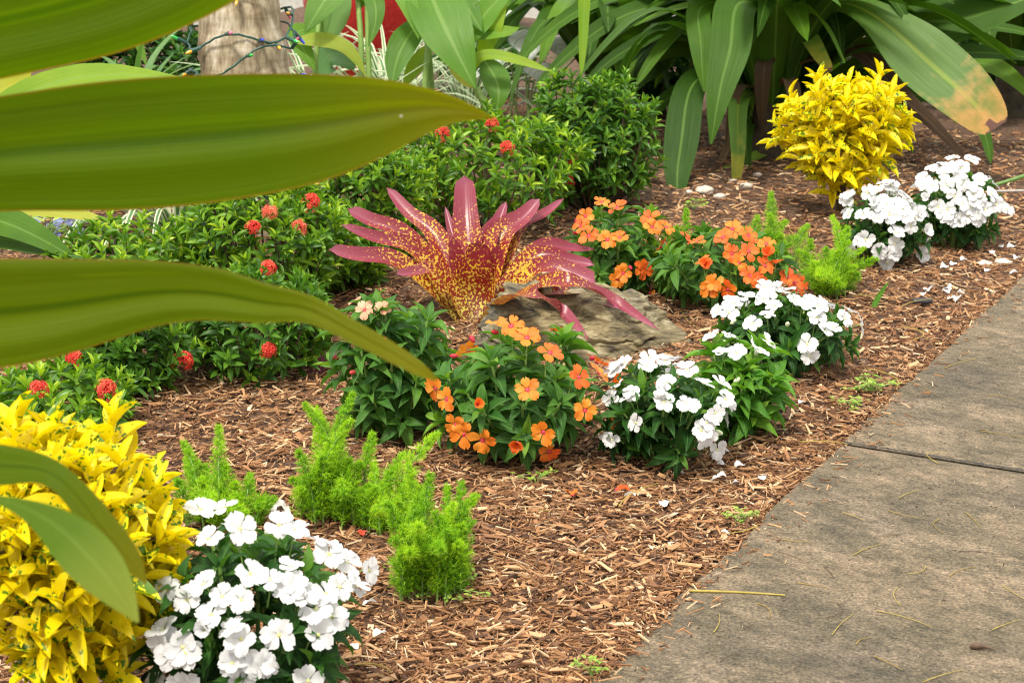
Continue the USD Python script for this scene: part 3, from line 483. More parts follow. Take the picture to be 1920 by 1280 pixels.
def impatiens(label, box, flowers, pmat, leafmat, shoots=26, fsize=0.052, leafL=0.062, leafW=0.024, group=None, deep=1.0, emat='flower_eye', seed=1, name='impatiens_plant', buds=4, extra=0, dense=1.0, thick=0.0):
    rng = np.random.default_rng(seed)
    base, rx, ry, h = bush_box(*box, deep=deep)
    root = thing(name, label, 'flowering plant', base, group)
    c = base + [0, 0, h * 0.46]; rad = np.array([rx, ry, h * 0.50]) * 0.93
    dirs = spread(shoots, rng, -0.72); tips = []
    leaves = []
    for i, d in enumerate(dirs):
        tip = c + d * rad * rng.uniform(0.64, 1.02); tips.append(tip)
        b = base + np.array([d[0] * rx * 0.2, d[1] * ry * 0.2, 0.0])
        mid = (b + tip) / 2 + np.array([d[0] * rx * 0.12, d[1] * ry * 0.12, 0.03])
        st = spline([b, mid, tip], 8)
        put(root, 'stem', *tube(st, np.linspace(0.005, 0.003, 8), 5)[:2], 'pale_stem')
        ax = nrm(nrm(st[-1] - st[-2]) + 0.55 * d + [0, 0, 0.55])
        f = frame(np.cross(ax, [0.2, 0.5, 0.9]), ax)
        for lvl, (cnt, drop, sc, el) in enumerate(((4, 0.0, 0.72, 0.75), (6, 0.016, 1.0, 0.32), (6, 0.045, 1.08, 0.05), (4, 0.08, 0.95, -0.15))):
            if drop > np.linalg.norm(tip - b) * 0.8: continue
            a0 = rng.uniform(0, 6)
            for k in range(int(round(cnt * dense))):
                a = a0 + k * 2 * np.pi / cnt + rng.normal(0, 0.18); e = el + rng.normal(0, 0.18)
                r_ = f[0] * math.cos(a) + f[1] * math.sin(a)
                dd = nrm(r_ * math.cos(e) + ax * math.sin(e) + [0, 0, -0.05]); up = nrm(ax * math.cos(e) - r_ * math.sin(e) + [0, 0, 0.2])
                s = sc * rng.uniform(0.75, 1.2)
                t = LT_IMP[rng.integers(len(LT_IMP))]
                p = tip - ax * drop + r_ * 0.006
                V = t[0] * np.array([leafW, leafL, leafL]) * s @ frame(dd, up) + p
                hgt = (p[2] - base[2]) / h
                leaves.append((V, t[2], t[1], p, leafL * s, np.clip(rng.uniform(0, 0.75) + (0.22 if lvl == 0 else 0), 0, 1)))
    emit_leaves(root, leaves, leafmat)
    fl = list(flowers) + [(x + rng.normal(0, 17), y + rng.normal(0, 12)) for x, y in flowers if rng.uniform() < thick]
    for x, y in fl:
        p, n = hit(EYE, ray(x, y), c, rad * 1.05)
        if abs(proj(p)[0] - [x, y]).max() > 4 or np.linalg.norm((p - c) / rad) > 1.22: continue
        if p[2] < base[2] + 0.03: p[2] = base[2] + 0.03
        tocam = nrm(EYE - p)
        nn = nrm(0.75 * n + 0.36 * tocam + np.array([0, 0, 0.30]) + rng.normal(0, 0.33, 3))
        pm = pmat if isinstance(pmat, str) else pmat[rng.integers(len(pmat))]
        k = flower(root, p + n * 0.008, nn, fsize * rng.uniform(0.86, 1.12), pm, emat, rng)
        put(k, 'stalk', *tube(spline([p + n * 0.006, p - nn * 0.018, p - n * 0.03 - [0, 0, 0.03]], 5), 0.0013, 4)[:2], 'pale_stem')
    for _ in range(extra):                                                   # flowers on the sides the photograph does not show
        d = nrm(rng.normal(size=3) * [1, 1, 0.6] + [0, 0.9, 0.5]); p = c + d * rad * 1.03
        pm = pmat if isinstance(pmat, str) else pmat[rng.integers(len(pmat))]
        flower(root, p, nrm(d + [0, 0, 0.4] + rng.normal(0, 0.25, 3)), fsize * rng.uniform(0.86, 1.1), pm, emat, rng)
    for _ in range(buds):
        d = nrm(rng.normal(size=3) * [1, 1, 0.6] + [0, -0.4, 0.7]); p = c + d * rad * 1.0
        V, F = EYE_S[0] * [0.006, 0.006, 0.011], EYE_S[1]
        put(root, 'bud', V @ frame(nrm(rng.normal(size=3)), d) + p, F, pmat if isinstance(pmat, str) else pmat[0])
    return root
LT_IMP = [leaf_template(1.0, 1.0, 'ovate', 7, 3, 0.30, dr, 0.03, 0.02, k) for k, dr in enumerate((0.3, 0.7, 1.0, 1.3, 0.5, 0.9))]

LT_IX = [leaf_template(1.0, 1.0, 'oval', 5, 3, 0.28, dr, 0.0, 0.05, k) for k, dr in enumerate((0.2, 0.45, 0.7, 0.3))]
def floret_head(root, p, n, r, m, rng, count=46):
    """a round head of small four-petalled florets"""
    parts = []
    for i in range(count):
        d = nrm(n * 0.75 + rng.normal(0, 0.62, 3)); q = p + d * r * rng.uniform(0.75, 1.05)
        f = frame(nrm(np.cross(d, rng.normal(size=3))), d); a0 = rng.uniform(0, 3)
        V, F = [q], []
        for k in range(4):
            a = a0 + k * np.pi / 2; e = f[0] * math.cos(a) + f[1] * math.sin(a); s = f[0] * -math.sin(a) + f[1] * math.cos(a)
            L = 0.0095 * rng.uniform(0.8, 1.1); j = len(V)
            V += [q + e * L * 0.55 + s * L * 0.32 + d * 0.001, q + e * L - d * 0.001, q + e * L * 0.55 - s * L * 0.32 + d * 0.001]
            F.append([0, j, j + 1, j + 2])
        parts.append((np.array(V), np.array(F), np.tile([0.5, 0.6], (len(V), 1)), rng.uniform()))
        tb = tube(np.stack([p, q]), 0.0008, 3); parts.append((tb[0], tb[1], np.tile([0.5, 0.6], (len(tb[0]), 1)), 0.1))
    V, F, uv = join([q[:3] for q in parts])
    put(root, 'flower_head', V, F, m, uv, smooth=False, rnd=np.concatenate([np.full(len(q[0]), q[3]) for q in parts]))
def ixora(label, box, heads, leafmat='ixora_leaf', shoots=110, hm=('red_petal',), deep=1.0, seed=1, L=0.053, W=0.0175, zmin=-0.85, loose=0.22, fr=0.026, tuck=0.8):
    rng = np.random.default_rng(seed)
    base, rx, ry, h = bush_box(*box, deep=deep, tuck=tuck)
    root = thing('ixora_shrub', label, 'shrub', base)
    c = base + [0, 0, h * 0.50]; rad = np.array([rx, ry, h * 0.50])
    shoots = int(shoots * 1.35); dirs = spread(shoots, rng, zmin); leaves = []
    lump = rng.normal(size=(14, 3)); lump = nrm(lump)
    for i, d in enumerate(dirs):
        bump_ = 1 + 0.26 * np.max(np.clip(lump @ d - 0.75, 0, 1)) * 4 - 0.16
        tip = c + d * rad * bump_ * (1 - loose * rng.uniform() ** 1.5 * 1.6)
        if i % 4 == 0:
            b = base + np.array([d[0] * rx, d[1] * ry, 0]) * 0.15
            st = spline([b, (b + tip) / 2 + [d[0] * rx * 0.15, d[1] * ry * 0.15, 0.0], tip], 7)
            put(root, 'stem', *tube(st, np.linspace(0.006, 0.002, 7), 5)[:2], 'woody_stem')
        ax = nrm(d * 0.7 + [0, 0, 0.75] + rng.normal(0, 0.22, 3)); f = frame(np.cross(ax, [0.3, 0.5, 0.8]), ax)
        a0 = rng.uniform(0, 6); young = rng.uniform()
        for lvl in range(5):
            for k in range(2 if lvl < 4 else 3):
                a = a0 + lvl * 1.57 + k * np.pi + rng.normal(0, 0.15); e = 1.1 - 0.25 * lvl + rng.normal(0, 0.12)
                r_ = f[0] * math.cos(a) + f[1] * math.sin(a)
                dd = r_ * math.cos(e) + ax * math.sin(e); up = ax * math.cos(e) - r_ * math.sin(e)
                s = (0.6, 0.85, 1.0, 1.1, 1.0)[lvl] * rng.uniform(0.8, 1.15)
                t = LT_IX[rng.integers(4)]; p = tip - ax * lvl * 0.013
                leaves.append((t[0] * np.array([W, L, L]) * s @ frame(dd, up) + p, t[2], t[1], p - 0.1 * r_ * 0, L * s, np.clip(rng.uniform(0, 0.7) + (0.30 if lvl < 2 and young > 0.3 else 0.0), 0, 1)))
    emit_leaves(root, leaves, leafmat)
    for k, (x, y) in enumerate(heads):
        p, n = hit(EYE, ray(x, y), c, rad)
        floret_head(root, p + n * 0.012 + [0, 0, 0.012], nrm(n + [0, 0, 0.8] + 0.3 * nrm(EYE - p)), fr * rng.uniform(0.85, 1.2), hm[k % len(hm)], rng)
    return root

LT_CR = [leaf_template(1.0, 1.0, 'oval', 7, 3, 0.35, dr, 0.02, 0.02, k) for k, dr in enumerate((0.1, 0.35, 0.6, 0.9))]
def croton(label, box, shoots, L, W, seed, deep=1.0, stem=0.0, zmin=-0.55, tuck=0.8):
    rng = np.random.default_rng(seed)
    base, rx, ry, h = bush_box(*box, deep=deep, tuck=tuck)
    root = thing('croton_shrub', label, 'shrub', base)
    c = base + [0, 0, stem + (h - stem) * 0.5]; rad = np.array([rx - L * .55, ry - L * .55, (h - stem) * 0.5 - L * .30])
    leaves = []
    lump = nrm(rng.normal(size=(16, 3)))
    for i, d in enumerate(spread(shoots, rng, zmin)):
        tip = c + d * rad * rng.uniform(0.5, 1.0) * (0.80 + 1.5 * np.max(np.clip(lump @ d - 0.80, 0, 1)))
        b = base + np.array([d[0], d[1], 0]) * 0.012
        st = spline([b, base + [d[0] * 0.022, d[1] * 0.022, stem + 0.05], (c + tip) / 2 - [0, 0, 0.02], tip], 10)
        if i % 14 == 0: put(root, 'stem', *tube(st, np.linspace(0.007, 0.003, 10), 6)[:2], 'woody_stem')
        elif i % 2 == 0: put(root, 'twig', *tube(st[6:], np.linspace(0.005, 0.003, 4), 5)[:2], 'woody_stem')
        ax = nrm(d * 0.6 + [0, 0, 1.05] + rng.normal(0, 0.2, 3)); f = frame(np.cross(ax, [0.3, 0.5, 0.8]), ax)
        green = rng.uniform() ** 2
        for k in range(9):
            a = k * 2.4 + rng.normal(0, 0.2); e = 1.0 - 0.13 * k + rng.normal(0, 0.15)
            r_ = f[0] * math.cos(a) + f[1] * math.sin(a)
            dd = nrm(r_ * math.cos(e) + ax * math.sin(e)); up = ax * math.cos(e) - r_ * math.sin(e)
            s = (0.7 + 0.06 * k) * rng.uniform(0.75, 1.15); t = LT_CR[rng.integers(4)]; p = tip - ax * k * 0.010
            inner = 1 - np.linalg.norm((p - c) / rad)
            leaves.append((t[0] * np.array([W, L, L]) * s @ frame(dd, up) + p, t[2], t[1], p, L * s, np.clip(rng.uniform(0, 0.72) + 0.5 * max(0, 0.3 * green + 0.12 * (k > 6)), 0, 0.999)))
    emit_leaves(root, leaves, 'croton_leaf')
    return root

def fern(label, base_px, fronds, seed, group=None, dens=1.0):
    """foxtail fern: plumes (tip pixel, depth offset, radius) of fine needles"""
    rng = np.random.default_rng(seed)
    base = bed_pt(*base_px); root = thing('foxtail_fern', label, 'fern', base, group)
    px0 = proj(base)[0]
    fronds = list(fronds) + [(px0[0] + (x - px0[0]) * q + rng.normal(0, 8), px0[1] + (y - px0[1]) * q, d - 0.04 + rng.normal(0, .05), r * 1.1) for x, y, d, r in fronds for q in (rng.uniform(0.45, 0.8),)]
    for (x, y, dd, rad) in fronds:
        tip = P(x, y, depth(base) + dd); L = np.linalg.norm(tip - base)
        b = base + np.array([np.clip(rng.normal(0, 0.03), -.05, .05) + (x - px0[0]) / FPX * depth(base) * .3, np.clip(rng.normal(0, 0.03), -.05, .05), 0])
        out = tip - b; mid = b + out * 0.5 + np.array([-out[0] * 0.18, -out[1] * 0.18, 0.12 * L])
        sp = spline([b, mid, tip], 24); T = nrm(np.gradient(sp, axis=0))
        fr = put(root, 'frond', *tube(sp, np.linspace(0.0025, 0.001, 24), 4)[:2], 'pale_stem')
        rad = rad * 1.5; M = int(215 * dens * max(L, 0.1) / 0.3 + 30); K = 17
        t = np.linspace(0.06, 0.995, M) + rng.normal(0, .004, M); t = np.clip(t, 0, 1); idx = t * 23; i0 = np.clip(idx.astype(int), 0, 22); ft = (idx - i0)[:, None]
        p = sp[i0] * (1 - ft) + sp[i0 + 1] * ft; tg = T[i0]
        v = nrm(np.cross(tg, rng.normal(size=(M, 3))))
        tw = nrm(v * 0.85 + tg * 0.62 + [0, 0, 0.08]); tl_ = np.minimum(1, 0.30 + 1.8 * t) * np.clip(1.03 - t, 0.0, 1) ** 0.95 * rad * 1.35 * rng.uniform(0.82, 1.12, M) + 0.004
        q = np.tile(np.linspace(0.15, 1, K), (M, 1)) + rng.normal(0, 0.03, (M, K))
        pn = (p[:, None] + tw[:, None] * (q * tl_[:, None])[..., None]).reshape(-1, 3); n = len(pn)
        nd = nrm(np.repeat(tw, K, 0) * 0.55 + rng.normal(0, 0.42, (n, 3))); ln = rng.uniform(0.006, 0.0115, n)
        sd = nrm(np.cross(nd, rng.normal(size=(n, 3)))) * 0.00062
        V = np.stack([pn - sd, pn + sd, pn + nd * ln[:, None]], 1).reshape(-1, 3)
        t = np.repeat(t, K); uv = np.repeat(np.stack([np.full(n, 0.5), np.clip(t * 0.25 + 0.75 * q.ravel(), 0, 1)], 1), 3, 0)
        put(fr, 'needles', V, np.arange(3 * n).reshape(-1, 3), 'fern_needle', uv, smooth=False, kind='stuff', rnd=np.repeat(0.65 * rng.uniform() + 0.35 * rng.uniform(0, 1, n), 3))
    return root

def pleafw(root, pts, m, hint=None, n=26, mm=7, fold=0.12, wave=0.02, cup=0.0, seed=0, name='leaf', label=None, down=0.6, pleat=0.0):
    """a long leaf through points (x, y, depth, width in pixels) of the photograph"""
    sp = [np.append(P(x, y, d), w * d / FPX) for x, y, d, w in pts]
    if hint is None: hint = nrm(nrm(EYE - sp[len(sp) // 2][:3]) * 0.8 + [0, 0, down])
    V, F, uv = ribbon(sp, 0, None, hint, n, mm, fold, wave, 0.0, cup, seed, pleat)
    return put(root, name, V, F, m, uv, label=label)
def pleaf(root, pts, width, m, prof='strap', hint=None, n=18, mm=7, fold=0.15, wave=0.03, cup=0.0, seed=0, name='leaf', label=None, twist=0.0):
    """a long leaf through points (x, y, depth) of the photograph"""
    sp = [P(*q) for q in pts]
    if hint is None: hint = nrm(nrm(EYE - sp[len(sp) // 2]) * 0.8 + [0, 0, 0.6])
    V, F, uv = ribbon(sp, width, prof, hint, n, mm, fold, wave, twist, cup, seed)
    return put(root, name, V, F, m, uv, label=label)

# ---------------------------------------------------------------- bed, from the front to the back
W1 = [(380,963),(423,960),(451,999),(521,992),(548,1001),(593,1022),(627,1042),(643,1058),(319,1108),(356,1126),(385,1099),(469,1080),(453,1126),(505,1090),(544,1067),(550,1099),(562,1117),(630,1103),(659,1099),(587,1142),(616,1157),(591,1189),(312,1180),(387,1180),(437,1180),(453,1196),(521,1189),(263,1234),(312,1207),(356,1221),(326,1230),(437,1239),(494,1243),(399,1153),(573,1271),(351,1277),(453,1277),(394,1017)]
W2 = [(1153,698),(1180,748),(1195,792),(1251,721),(1213,692),(1247,682),(1286,698),(1245,756),(1294,765),(1336,775),(1348,723),(1360,756),(1321,792),(1321,814),(1145,818),(1340,839),(1174,686),(1162,727)]
W3 = [(1350,589),(1377,574),(1402,562),(1435,543),(1439,562),(1464,553),(1489,568),(1538,574),(1580,601),(1559,618),(1609,611),(1530,599),(1512,645),(1451,578),(1412,609),(1514,570)]
W4 = [(1348,620),(1336,636),(1369,636),(1356,665),(1381,665),(1410,653),(1423,661),(1435,645)]
W5 = [(1596,372),(1628,366),(1670,353),(1659,382),(1697,372),(1675,406),(1622,404),(1718,398),(1625,448),(1650,467),(1677,456),(1663,489),(1725,475),(1729,434),(1603,467),(1592,371),(1667,405),(1671,351),(1692,375),(1712,409),(1640,385),(1690,395),(1705,425),(1650,410)]
W6 = [(1750,319),(1771,313),(1787,300),(1803,319),(1835,340),(1856,366),(1776,350),(1750,350),(1739,372),(1803,345),(1824,366),(1845,393),(1883,393),(1803,382),(1782,409),(1760,388),(1814,404),(1734,340),(1835,372),(1771,329),(1790,370),(1865,385),(1790,335),(1770,400),(1820,390)]
O1 = [(823,729),(843,748),(897,759),(859,793),(873,809),(907,820),(970,825),(1017,806),(1027,840),(988,732),(1081,709),(1092,768),(1147,781),(1117,702),(1140,720),(936,614),(959,618),(988,639),(1029,666)]
O2 = [(687,584),(718,582),(859,589),(827,616)]
O3 = [(1129,384),(1158,394),(1100,409),(1216,413),(1220,429),(1106,444),(1139,452),(1091,427),(1168,510),(1199,500),(1216,545),(1253,562),(1278,556),(1245,429)]
O4 = [(1321,494),(1290,454),(1356,450),(1373,434),(1385,496),(1340,529),(1365,541),(1402,475),(1435,462),(1431,500),(1418,527),(1452,496),(1472,520),(1497,533),(1402,446),(1435,483),(1485,529)]
impatiens('largest white impatiens cushion, in the foreground beside the big yellow shrub', (250, 676, 962, 1425), W1, 'white_petal', 'impatiens_dark_leaf', 38, 0.053, seed=1, extra=8, thick=0.25)
impatiens('white impatiens in front of the rock and beside orange flowers', (1128, 1368, 678, 892), W2, 'white_petal', 'impatiens_dark_leaf', 26, 0.050, seed=2, extra=6, thick=0.65)
impatiens('bright green impatiens with a few white flowers between two white cushions', (1298, 1472, 628, 822), W4, 'white_petal', 'bright_leaf', 16, 0.050, seed=3, leafL=0.078, leafW=0.032)
impatiens('white impatiens with dark leaves beside the path, right of the rock', (1338, 1612, 548, 722), W3, 'white_petal', 'impatiens_dark_leaf', 30, 0.056, seed=4, extra=6, thick=0.65)
impatiens('white impatiens in front of the round yellow shrub, with a ragged leafy lower side', (1580, 1742, 350, 512), W5, 'white_petal', 'impatiens_dark_leaf', 24, 0.064, seed=5, extra=6, thick=0.65)
impatiens('farthest white impatiens, thickly flowered, at the right of the round yellow shrub', (1706, 1888, 302, 476), W6, 'white_petal', 'impatiens_dark_leaf', 24, 0.064, seed=6, extra=6, thick=0.65)
impatiens('orange impatiens in front of the rock with large orange blooms', (808, 1142, 600, 905), O1, ('orange_petal', 'orange_petal', 'deep_orange_petal'), 'impatiens_leaf', 26, 0.063, seed=7, emat='red_eye', leafL=0.074, leafW=0.029, extra=5)
impatiens('leafy impatiens with a few peach flowers left below the bromeliad', (620, 850, 520, 842), O2, 'peach_petal', 'impatiens_leaf', 24, 0.048, seed=8, emat='red_eye', leafL=0.074, leafW=0.028, extra=3)
impatiens('orange impatiens right behind the bromeliad leaf tips', (1044, 1268, 372, 580), O3, ('orange_petal', 'deep_orange_petal'), 'impatiens_leaf', 22, 0.066, seed=9, thick=0.4, emat='red_eye', leafL=0.07, leafW=0.027, extra=4)
impatiens('orange impatiens between the fern fronds and the white cushion', (1215, 1505, 418, 618), O4, ('orange_petal', 'deep_orange_petal', 'deep_orange_petal'), 'impatiens_leaf', 24, 0.066, seed=10, thick=0.3, emat='red_eye', leafL=0.07, leafW=0.027, extra=4)

croton('large yellow croton shrub in the left foreground', (-120, 338, 712, 1430), 135, 0.090, 0.030, 21, tuck=0.55, zmin=-0.95, stem=0.03)
croton('round yellow croton shrub on a bare stem under the broad leaves', (1440, 1740, 108, 425), 115, 0.104, 0.032, 22, stem=0.07, zmin=-0.85)

fern('smallest bright green foxtail fern beside the large yellow shrub', (425, 985), [(345,830,0.03,.020),(410,800,0.0,.022),(330,900,-.03,.022),(375,900,-.05,.022),(440,905,-.03,.022),(470,890,.02,.018),(515,935,.0,.018),(485,950,-.06,.02),(400,930,-.08,.022),(350,860,.05,.02)], 31)
fern('tall upright foxtail fern left of the arching one', (628, 975), [(572,757,.02,.022),(596,765,.05,.02),(663,738,.03,.02),(640,790,.06,.022),(700,812,.04,.02),(560,845,-.05,.024),(590,880,-.08,.025),(545,900,.0,.02),(620,850,-.04,.026),(655,860,-.06,.024),(680,870,.0,.022),(640,905,-.09,.026),(605,815,0,.024)], 32)
fern('foxtail fern nearest the open mulch, a broad clump of short plumes', (808, 1098), [(765,872,.02,.022),(807,888,-.02,.022),(840,912,.02,.020),(865,905,.05,.02),(893,928,.03,.022),(835,998,-.10,.024),(755,990,-.08,.026),(725,945,-.02,.024),(780,950,-.05,.024),(815,960,-.07,.024),(868,985,-.04,.022),(735,1010,-.06,.022),(790,915,0.0,.024),(850,945,-.03,.022),(885,975,0,.02)], 33, dens=1.1)
fern('foxtail fern with one frond arching up to the right behind the broad clump', (712, 992), [(820,812,.05,.024),(760,850,.06,.022),(700,868,.03,.022),(690,910,-.02,.022),(740,880,.02,.024),(705,930,-.05,.024),(765,890,.03,.022)], 36, dens=1.1)
fern('foxtail fern half hidden between the two orange impatiens', (1262, 552), [(1287,392,.03,.026),(1245,425,.0,.028),(1218,445,.02,.028),(1268,425,-.03,.03),(1305,440,0,.028),(1232,470,-.06,.03),(1290,470,-.06,.03),(1330,430,.06,.026),(1260,455,-.06,.03)], 34)
fern('upright foxtail fern in the gap right of the orange blooms, before bare mulch', (1448, 490), [(1446,360,.05,.026),(1420,405,.04,.026),(1400,428,.0,.026),(1475,415,.02,.028),(1515,422,.04,.026),(1500,445,.0,.028),(1430,440,-.03,.028),(1465,440,-.03,.03)], 37)
fern('foxtail fern spreading towards the path left of the far white flowers', (1550, 556), [(1560,405,.05,.026),(1590,425,.0,.028),(1645,486,-.02,.026),(1535,508,-.10,.028),(1495,470,.03,.03),(1575,470,-.06,.03),(1605,500,-.06,.028),(1520,450,0,.03),(1550,465,-.04,.03),(1620,465,.0,.026),(1500,510,-.03,.028)], 35)

ixora('low ixora shrub with red flower heads behind the large yellow shrub', (-70, 262, 690, 870), [(75,748),(195,748),(140,690)], seed=41, shoots=90)
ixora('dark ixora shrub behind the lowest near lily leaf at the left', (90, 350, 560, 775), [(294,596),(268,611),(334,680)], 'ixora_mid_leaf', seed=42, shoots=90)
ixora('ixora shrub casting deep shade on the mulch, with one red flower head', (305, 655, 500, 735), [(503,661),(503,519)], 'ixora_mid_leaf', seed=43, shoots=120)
ixora('light green ixora shrub with coral flower heads in front of the palm trunk', (335, 660, 322, 610), [(559,436),(476,438),(506,410),(581,393),(452,365)], seed=44, shoots=170, hm=('coral_petal', 'red_petal'))
ixora('low ixora shrub with pale young shoots at the far left', (50, 390, 415, 625), [], seed=45, shoots=90)
ixora('ixora shrub close behind the left leaves of the bromeliad', (590, 810, 245, 500), [], seed=46, shoots=130)
ixora('ixora shrub with red flower heads directly behind the bromeliad', (730, 1100, 195, 455), [(832,262),(922,245),(950,288)], seed=47, shoots=150, L=0.062)
ixora('tall dark green dense ixora shrub beside the big strap leaves', (985, 1238, 122, 410), [(1076,305),(1070,342)], 'ixora_mid_leaf', seed=48, shoots=230, L=0.056, W=0.018, loose=0.30)

ixora('ixora shrub filling the space behind the lowest left bromeliad leaves', (545, 735, 400, 562), [], seed=49, shoots=90)

# rock
rb, rrx, rry, rh = bush_box(893, 1282, 562, 690, deep=0.62, tuck=1.0)
rk = trimesh.creation.icosphere(6, 1.0); v = np.array(rk.vertices)
r_ = np.random.default_rng(40)
pn_ = np.array([[0, .25, 1], [.50, -.45, .74], [-.45, -.45, .78], [.05, -.78, .62], [-.45, -.85, .3], [.9, .1, .35], [-1, .1, .2], [.3, .9, .4], [-.4, .9, .3], [.6, -.8, .15], [0, -1, .25], [0, 1, .1], [1, 0, -.1], [0, 0, -1], [.1, -.35, .93], [-.2, -.6, .75]], float)
pd_ = np.array([.80, .60, .74, .62, .86, .92, .92, .9, .9, .92, .86, .95, 1.0, .9, .76, .80])
k_ = np.clip(nrm(pn_) @ v.T, 1e-3, None) / pd_[:, None]
rad_ = 1.0 / (np.sum(k_ ** 16, 0) ** (1 / 16))
v = v * rad_[:, None]
f1, f2 = sfbm(v * 2.2 + 7), sfbm(v * 6 + 3); sc_ = lambda a: a / (np.abs(a).max() + 1e-9)
q = np.stack([v[:, 0] * .9, v[:, 1] * 1.4, (v[:, 2] + v[:, 0] * .55) * 5.5], 1)
lay = sc_(sfbm(q + 11)); crev = np.exp(-(np.abs(sc_(sfbm(v * 1.9 + 31))) / .05) ** 2)
v *= (1 + .13 * sc_(f1) + .055 * sc_(f2) + .09 * np.sign(lay) * np.abs(lay) ** .6 - .10 * crev + .02 * sc_(sfbm(v * 22)))[:, None]
v = v * [rrx * 1.02, rry, rh * 1.62] + rb
single('boulder', v, np.array(rk.faces), 'rock', 'weathered grey and ochre boulder under the bromeliad', 'rock')

# bromeliad
bb = G(895, 600); bd = depth(bb); bb = P(890, 592, bd - 0.02)
bro = thing('bromeliad', 'large plum red bromeliad with yellow flecked heart beside the rock', 'bromeliad', bb)
BL = [  # (tip, middle, tip width, middle width, base width, depth of the tip, lengthwise fold)
 ((871,344),(874,425),30,46,52,.10,.10), ((736,364),(806,430),16,34,50,.14,.25), ((664,398),(745,432),22,32,44,.02,.25), ((656,428),(765,462),14,32,48,-.08,.3), ((632,471),(735,486),22,36,40,-.18,.15),
 ((752,513),(812,506),14,28,36,-.24,.2), ((945,388),(918,440),12,32,44,.10,.3), ((1003,382),(946,432),20,42,50,.10,.2), ((1047,380),(978,422),9,26,42,.18,.3), ((1103,467),(1020,462),9,28,40,.08,.25),
 ((1101,494),(1010,478),16,28,40,-.02,.25), ((1104,524),(1020,498),30,36,44,-.14,.15), ((1213,604),(1072,530),8,34,46,-.50,.25), ((1090,622),(1008,552),10,36,44,-.66,.2),
 ((897,462),(893,520),34,56,60,-.10,-.06), ((935,470),(918,520),20,42,54,-.10,.1), ((850,455),(866,515),16,40,54,-.06,.15), ((1150,574),(1055,546),8,26,40,-.42,.25), ((838,400),(860,470),8,24,40,.16,.3)]
for k, (tp, md_, w2, w1, w0, dd, fo) in enumerate(BL):
    bx = 890 + np.clip((md_[0] - 890) * 0.16, -22, 22)
    sp = [np.append(P(x, y, bd + z), w * 1.15 * bd / FPX) for x, y, z, w in ((bx, 606, 0.04 * np.sign(dd), w0 * 0.6), (0.55 * bx + 0.45 * md_[0], 600 + (md_[1] - 600) * 0.55 - (14 if dd < -.3 else 0), (0.62 if dd < -.3 else 0.25) * dd, w0 * 0.82), (*md_, (0.95 if dd < -.3 else 0.55) * dd, w1), (0.45 * md_[0] + 0.55 * tp[0], md_[1] + (tp[1] - md_[1]) * 0.45, 0.8 * dd, (w1 + w2) * 0.52), (*tp, dd, w2), )]
    q_ = sp[-1] + (sp[-1] - sp[-2]) * 0.16; q_[3] = sp[-1][3] * 0.55; tipv = sp[-1] + (sp[-1] - sp[-2]) * 0.34; tipv[3] = 0.002; sp += [q_, tipv]
    h = nrm(nrm(EYE - sp[2][:3]) * 0.6 + np.array([0, 0, 0.75]) - nrm(sp[4][:3] - sp[0][:3]) * 0.3)
    V, F, uv = ribbon(sp, 0, None, h, 44, 9, fo + 0.12, 0.012, 0.0, 0.18, k); uv[:, 1] *= min(1.0, np.linalg.norm(sp[4][:3] - sp[0][:3]) / 0.33)
    put(bro, 'leaf', V, F, 'bromeliad_leaf', uv)
V, F, uv = tube(spline([bb - [0, 0, .14], bb - [0, 0, .08], bb - [0, 0, .02]], 6), np.linspace(.04, .03, 6), 14)
put(bro, 'base', V, F, 'dead_leaf')
ub_ = G(600, 695)
pur = thing('purple_leaf_plant', 'single drooping purple leaf plant in the shade left of the leafy impatiens', 'plant', ub_)
pleaf(pur, [(588,735,depth(ub_)),(590,700,depth(ub_)),(612,672,depth(ub_)),(645,655,depth(ub_)+.05)], 0.04, 'purple_leaf', 'lance')
pleaf(pur, [(588,735,depth(ub_)),(583,705,depth(ub_)+.02),(600,690,depth(ub_)+.03),(630,690,depth(ub_)+.05)], 0.03, 'purple_leaf', 'lance')

# palm trunk with fairy lights
tb = G(480, 436); td = depth(tb)
q0, q1, q2 = P(482, 440, td), P(470, 250, td), P(452, 60, td); q3 = q2 + (q2 - q1) * 3.2
def trunk_mesh():
    sp = spline([q0 - [0, 0, 0.1], q1, q2, q2 + (q2 - q1) * 1.6, q3], 90); n = 90; s = 48
    V, F, uv = tube(sp, np.linspace(0.172, 0.148, n) * (1 + 0.25 * np.exp(-np.linspace(0, 1, n) * 22)), s)
    c = np.repeat(sp, s, 0); d = V - c
    V = c + d * (1 + 0.07 * sfbm(V * 5) + 0.02 * sfbm(V * 22) + 0.02 * np.sin(V[:, 2:3] * 48)[:, 0])[:, None]
    return V, F, uv, sp
tv, tf, tuv, tsp = trunk_mesh()
palm = thing('palm_tree', 'pale ringed palm trunk behind the near lily leaves', 'tree', tb)
put(palm, 'trunk', tv, tf, 'bark', tuv)
lights = thing('string_lights', 'dark green fairy light string wound round the palm trunk', 'string lights', tb)
rl = np.random.default_rng(6); tt = np.linspace(0.02, 0.55, 420); tc = spline(tsp, 400)
al = tt * 2 * np.pi * 15; cen = tc[(tt * 399).astype(int)]
cab = cen + np.stack([np.cos(al), np.sin(al), 0 * al], 1) * (0.192 + 0.02 * rl.uniform(size=420))[:, None] + np.stack([0 * al, 0 * al, 0.03 * np.sin(al * 3.3) + 0.05 * np.sin(al * 0.7)], 1)
put(lights, 'cable', *tube(cab, 0.0045, 5)[:2], 'cable_green')
bcol = ['red_bulb', 'blue_bulb', 'green_bulb', 'amber_bulb', 'pink_bulb']
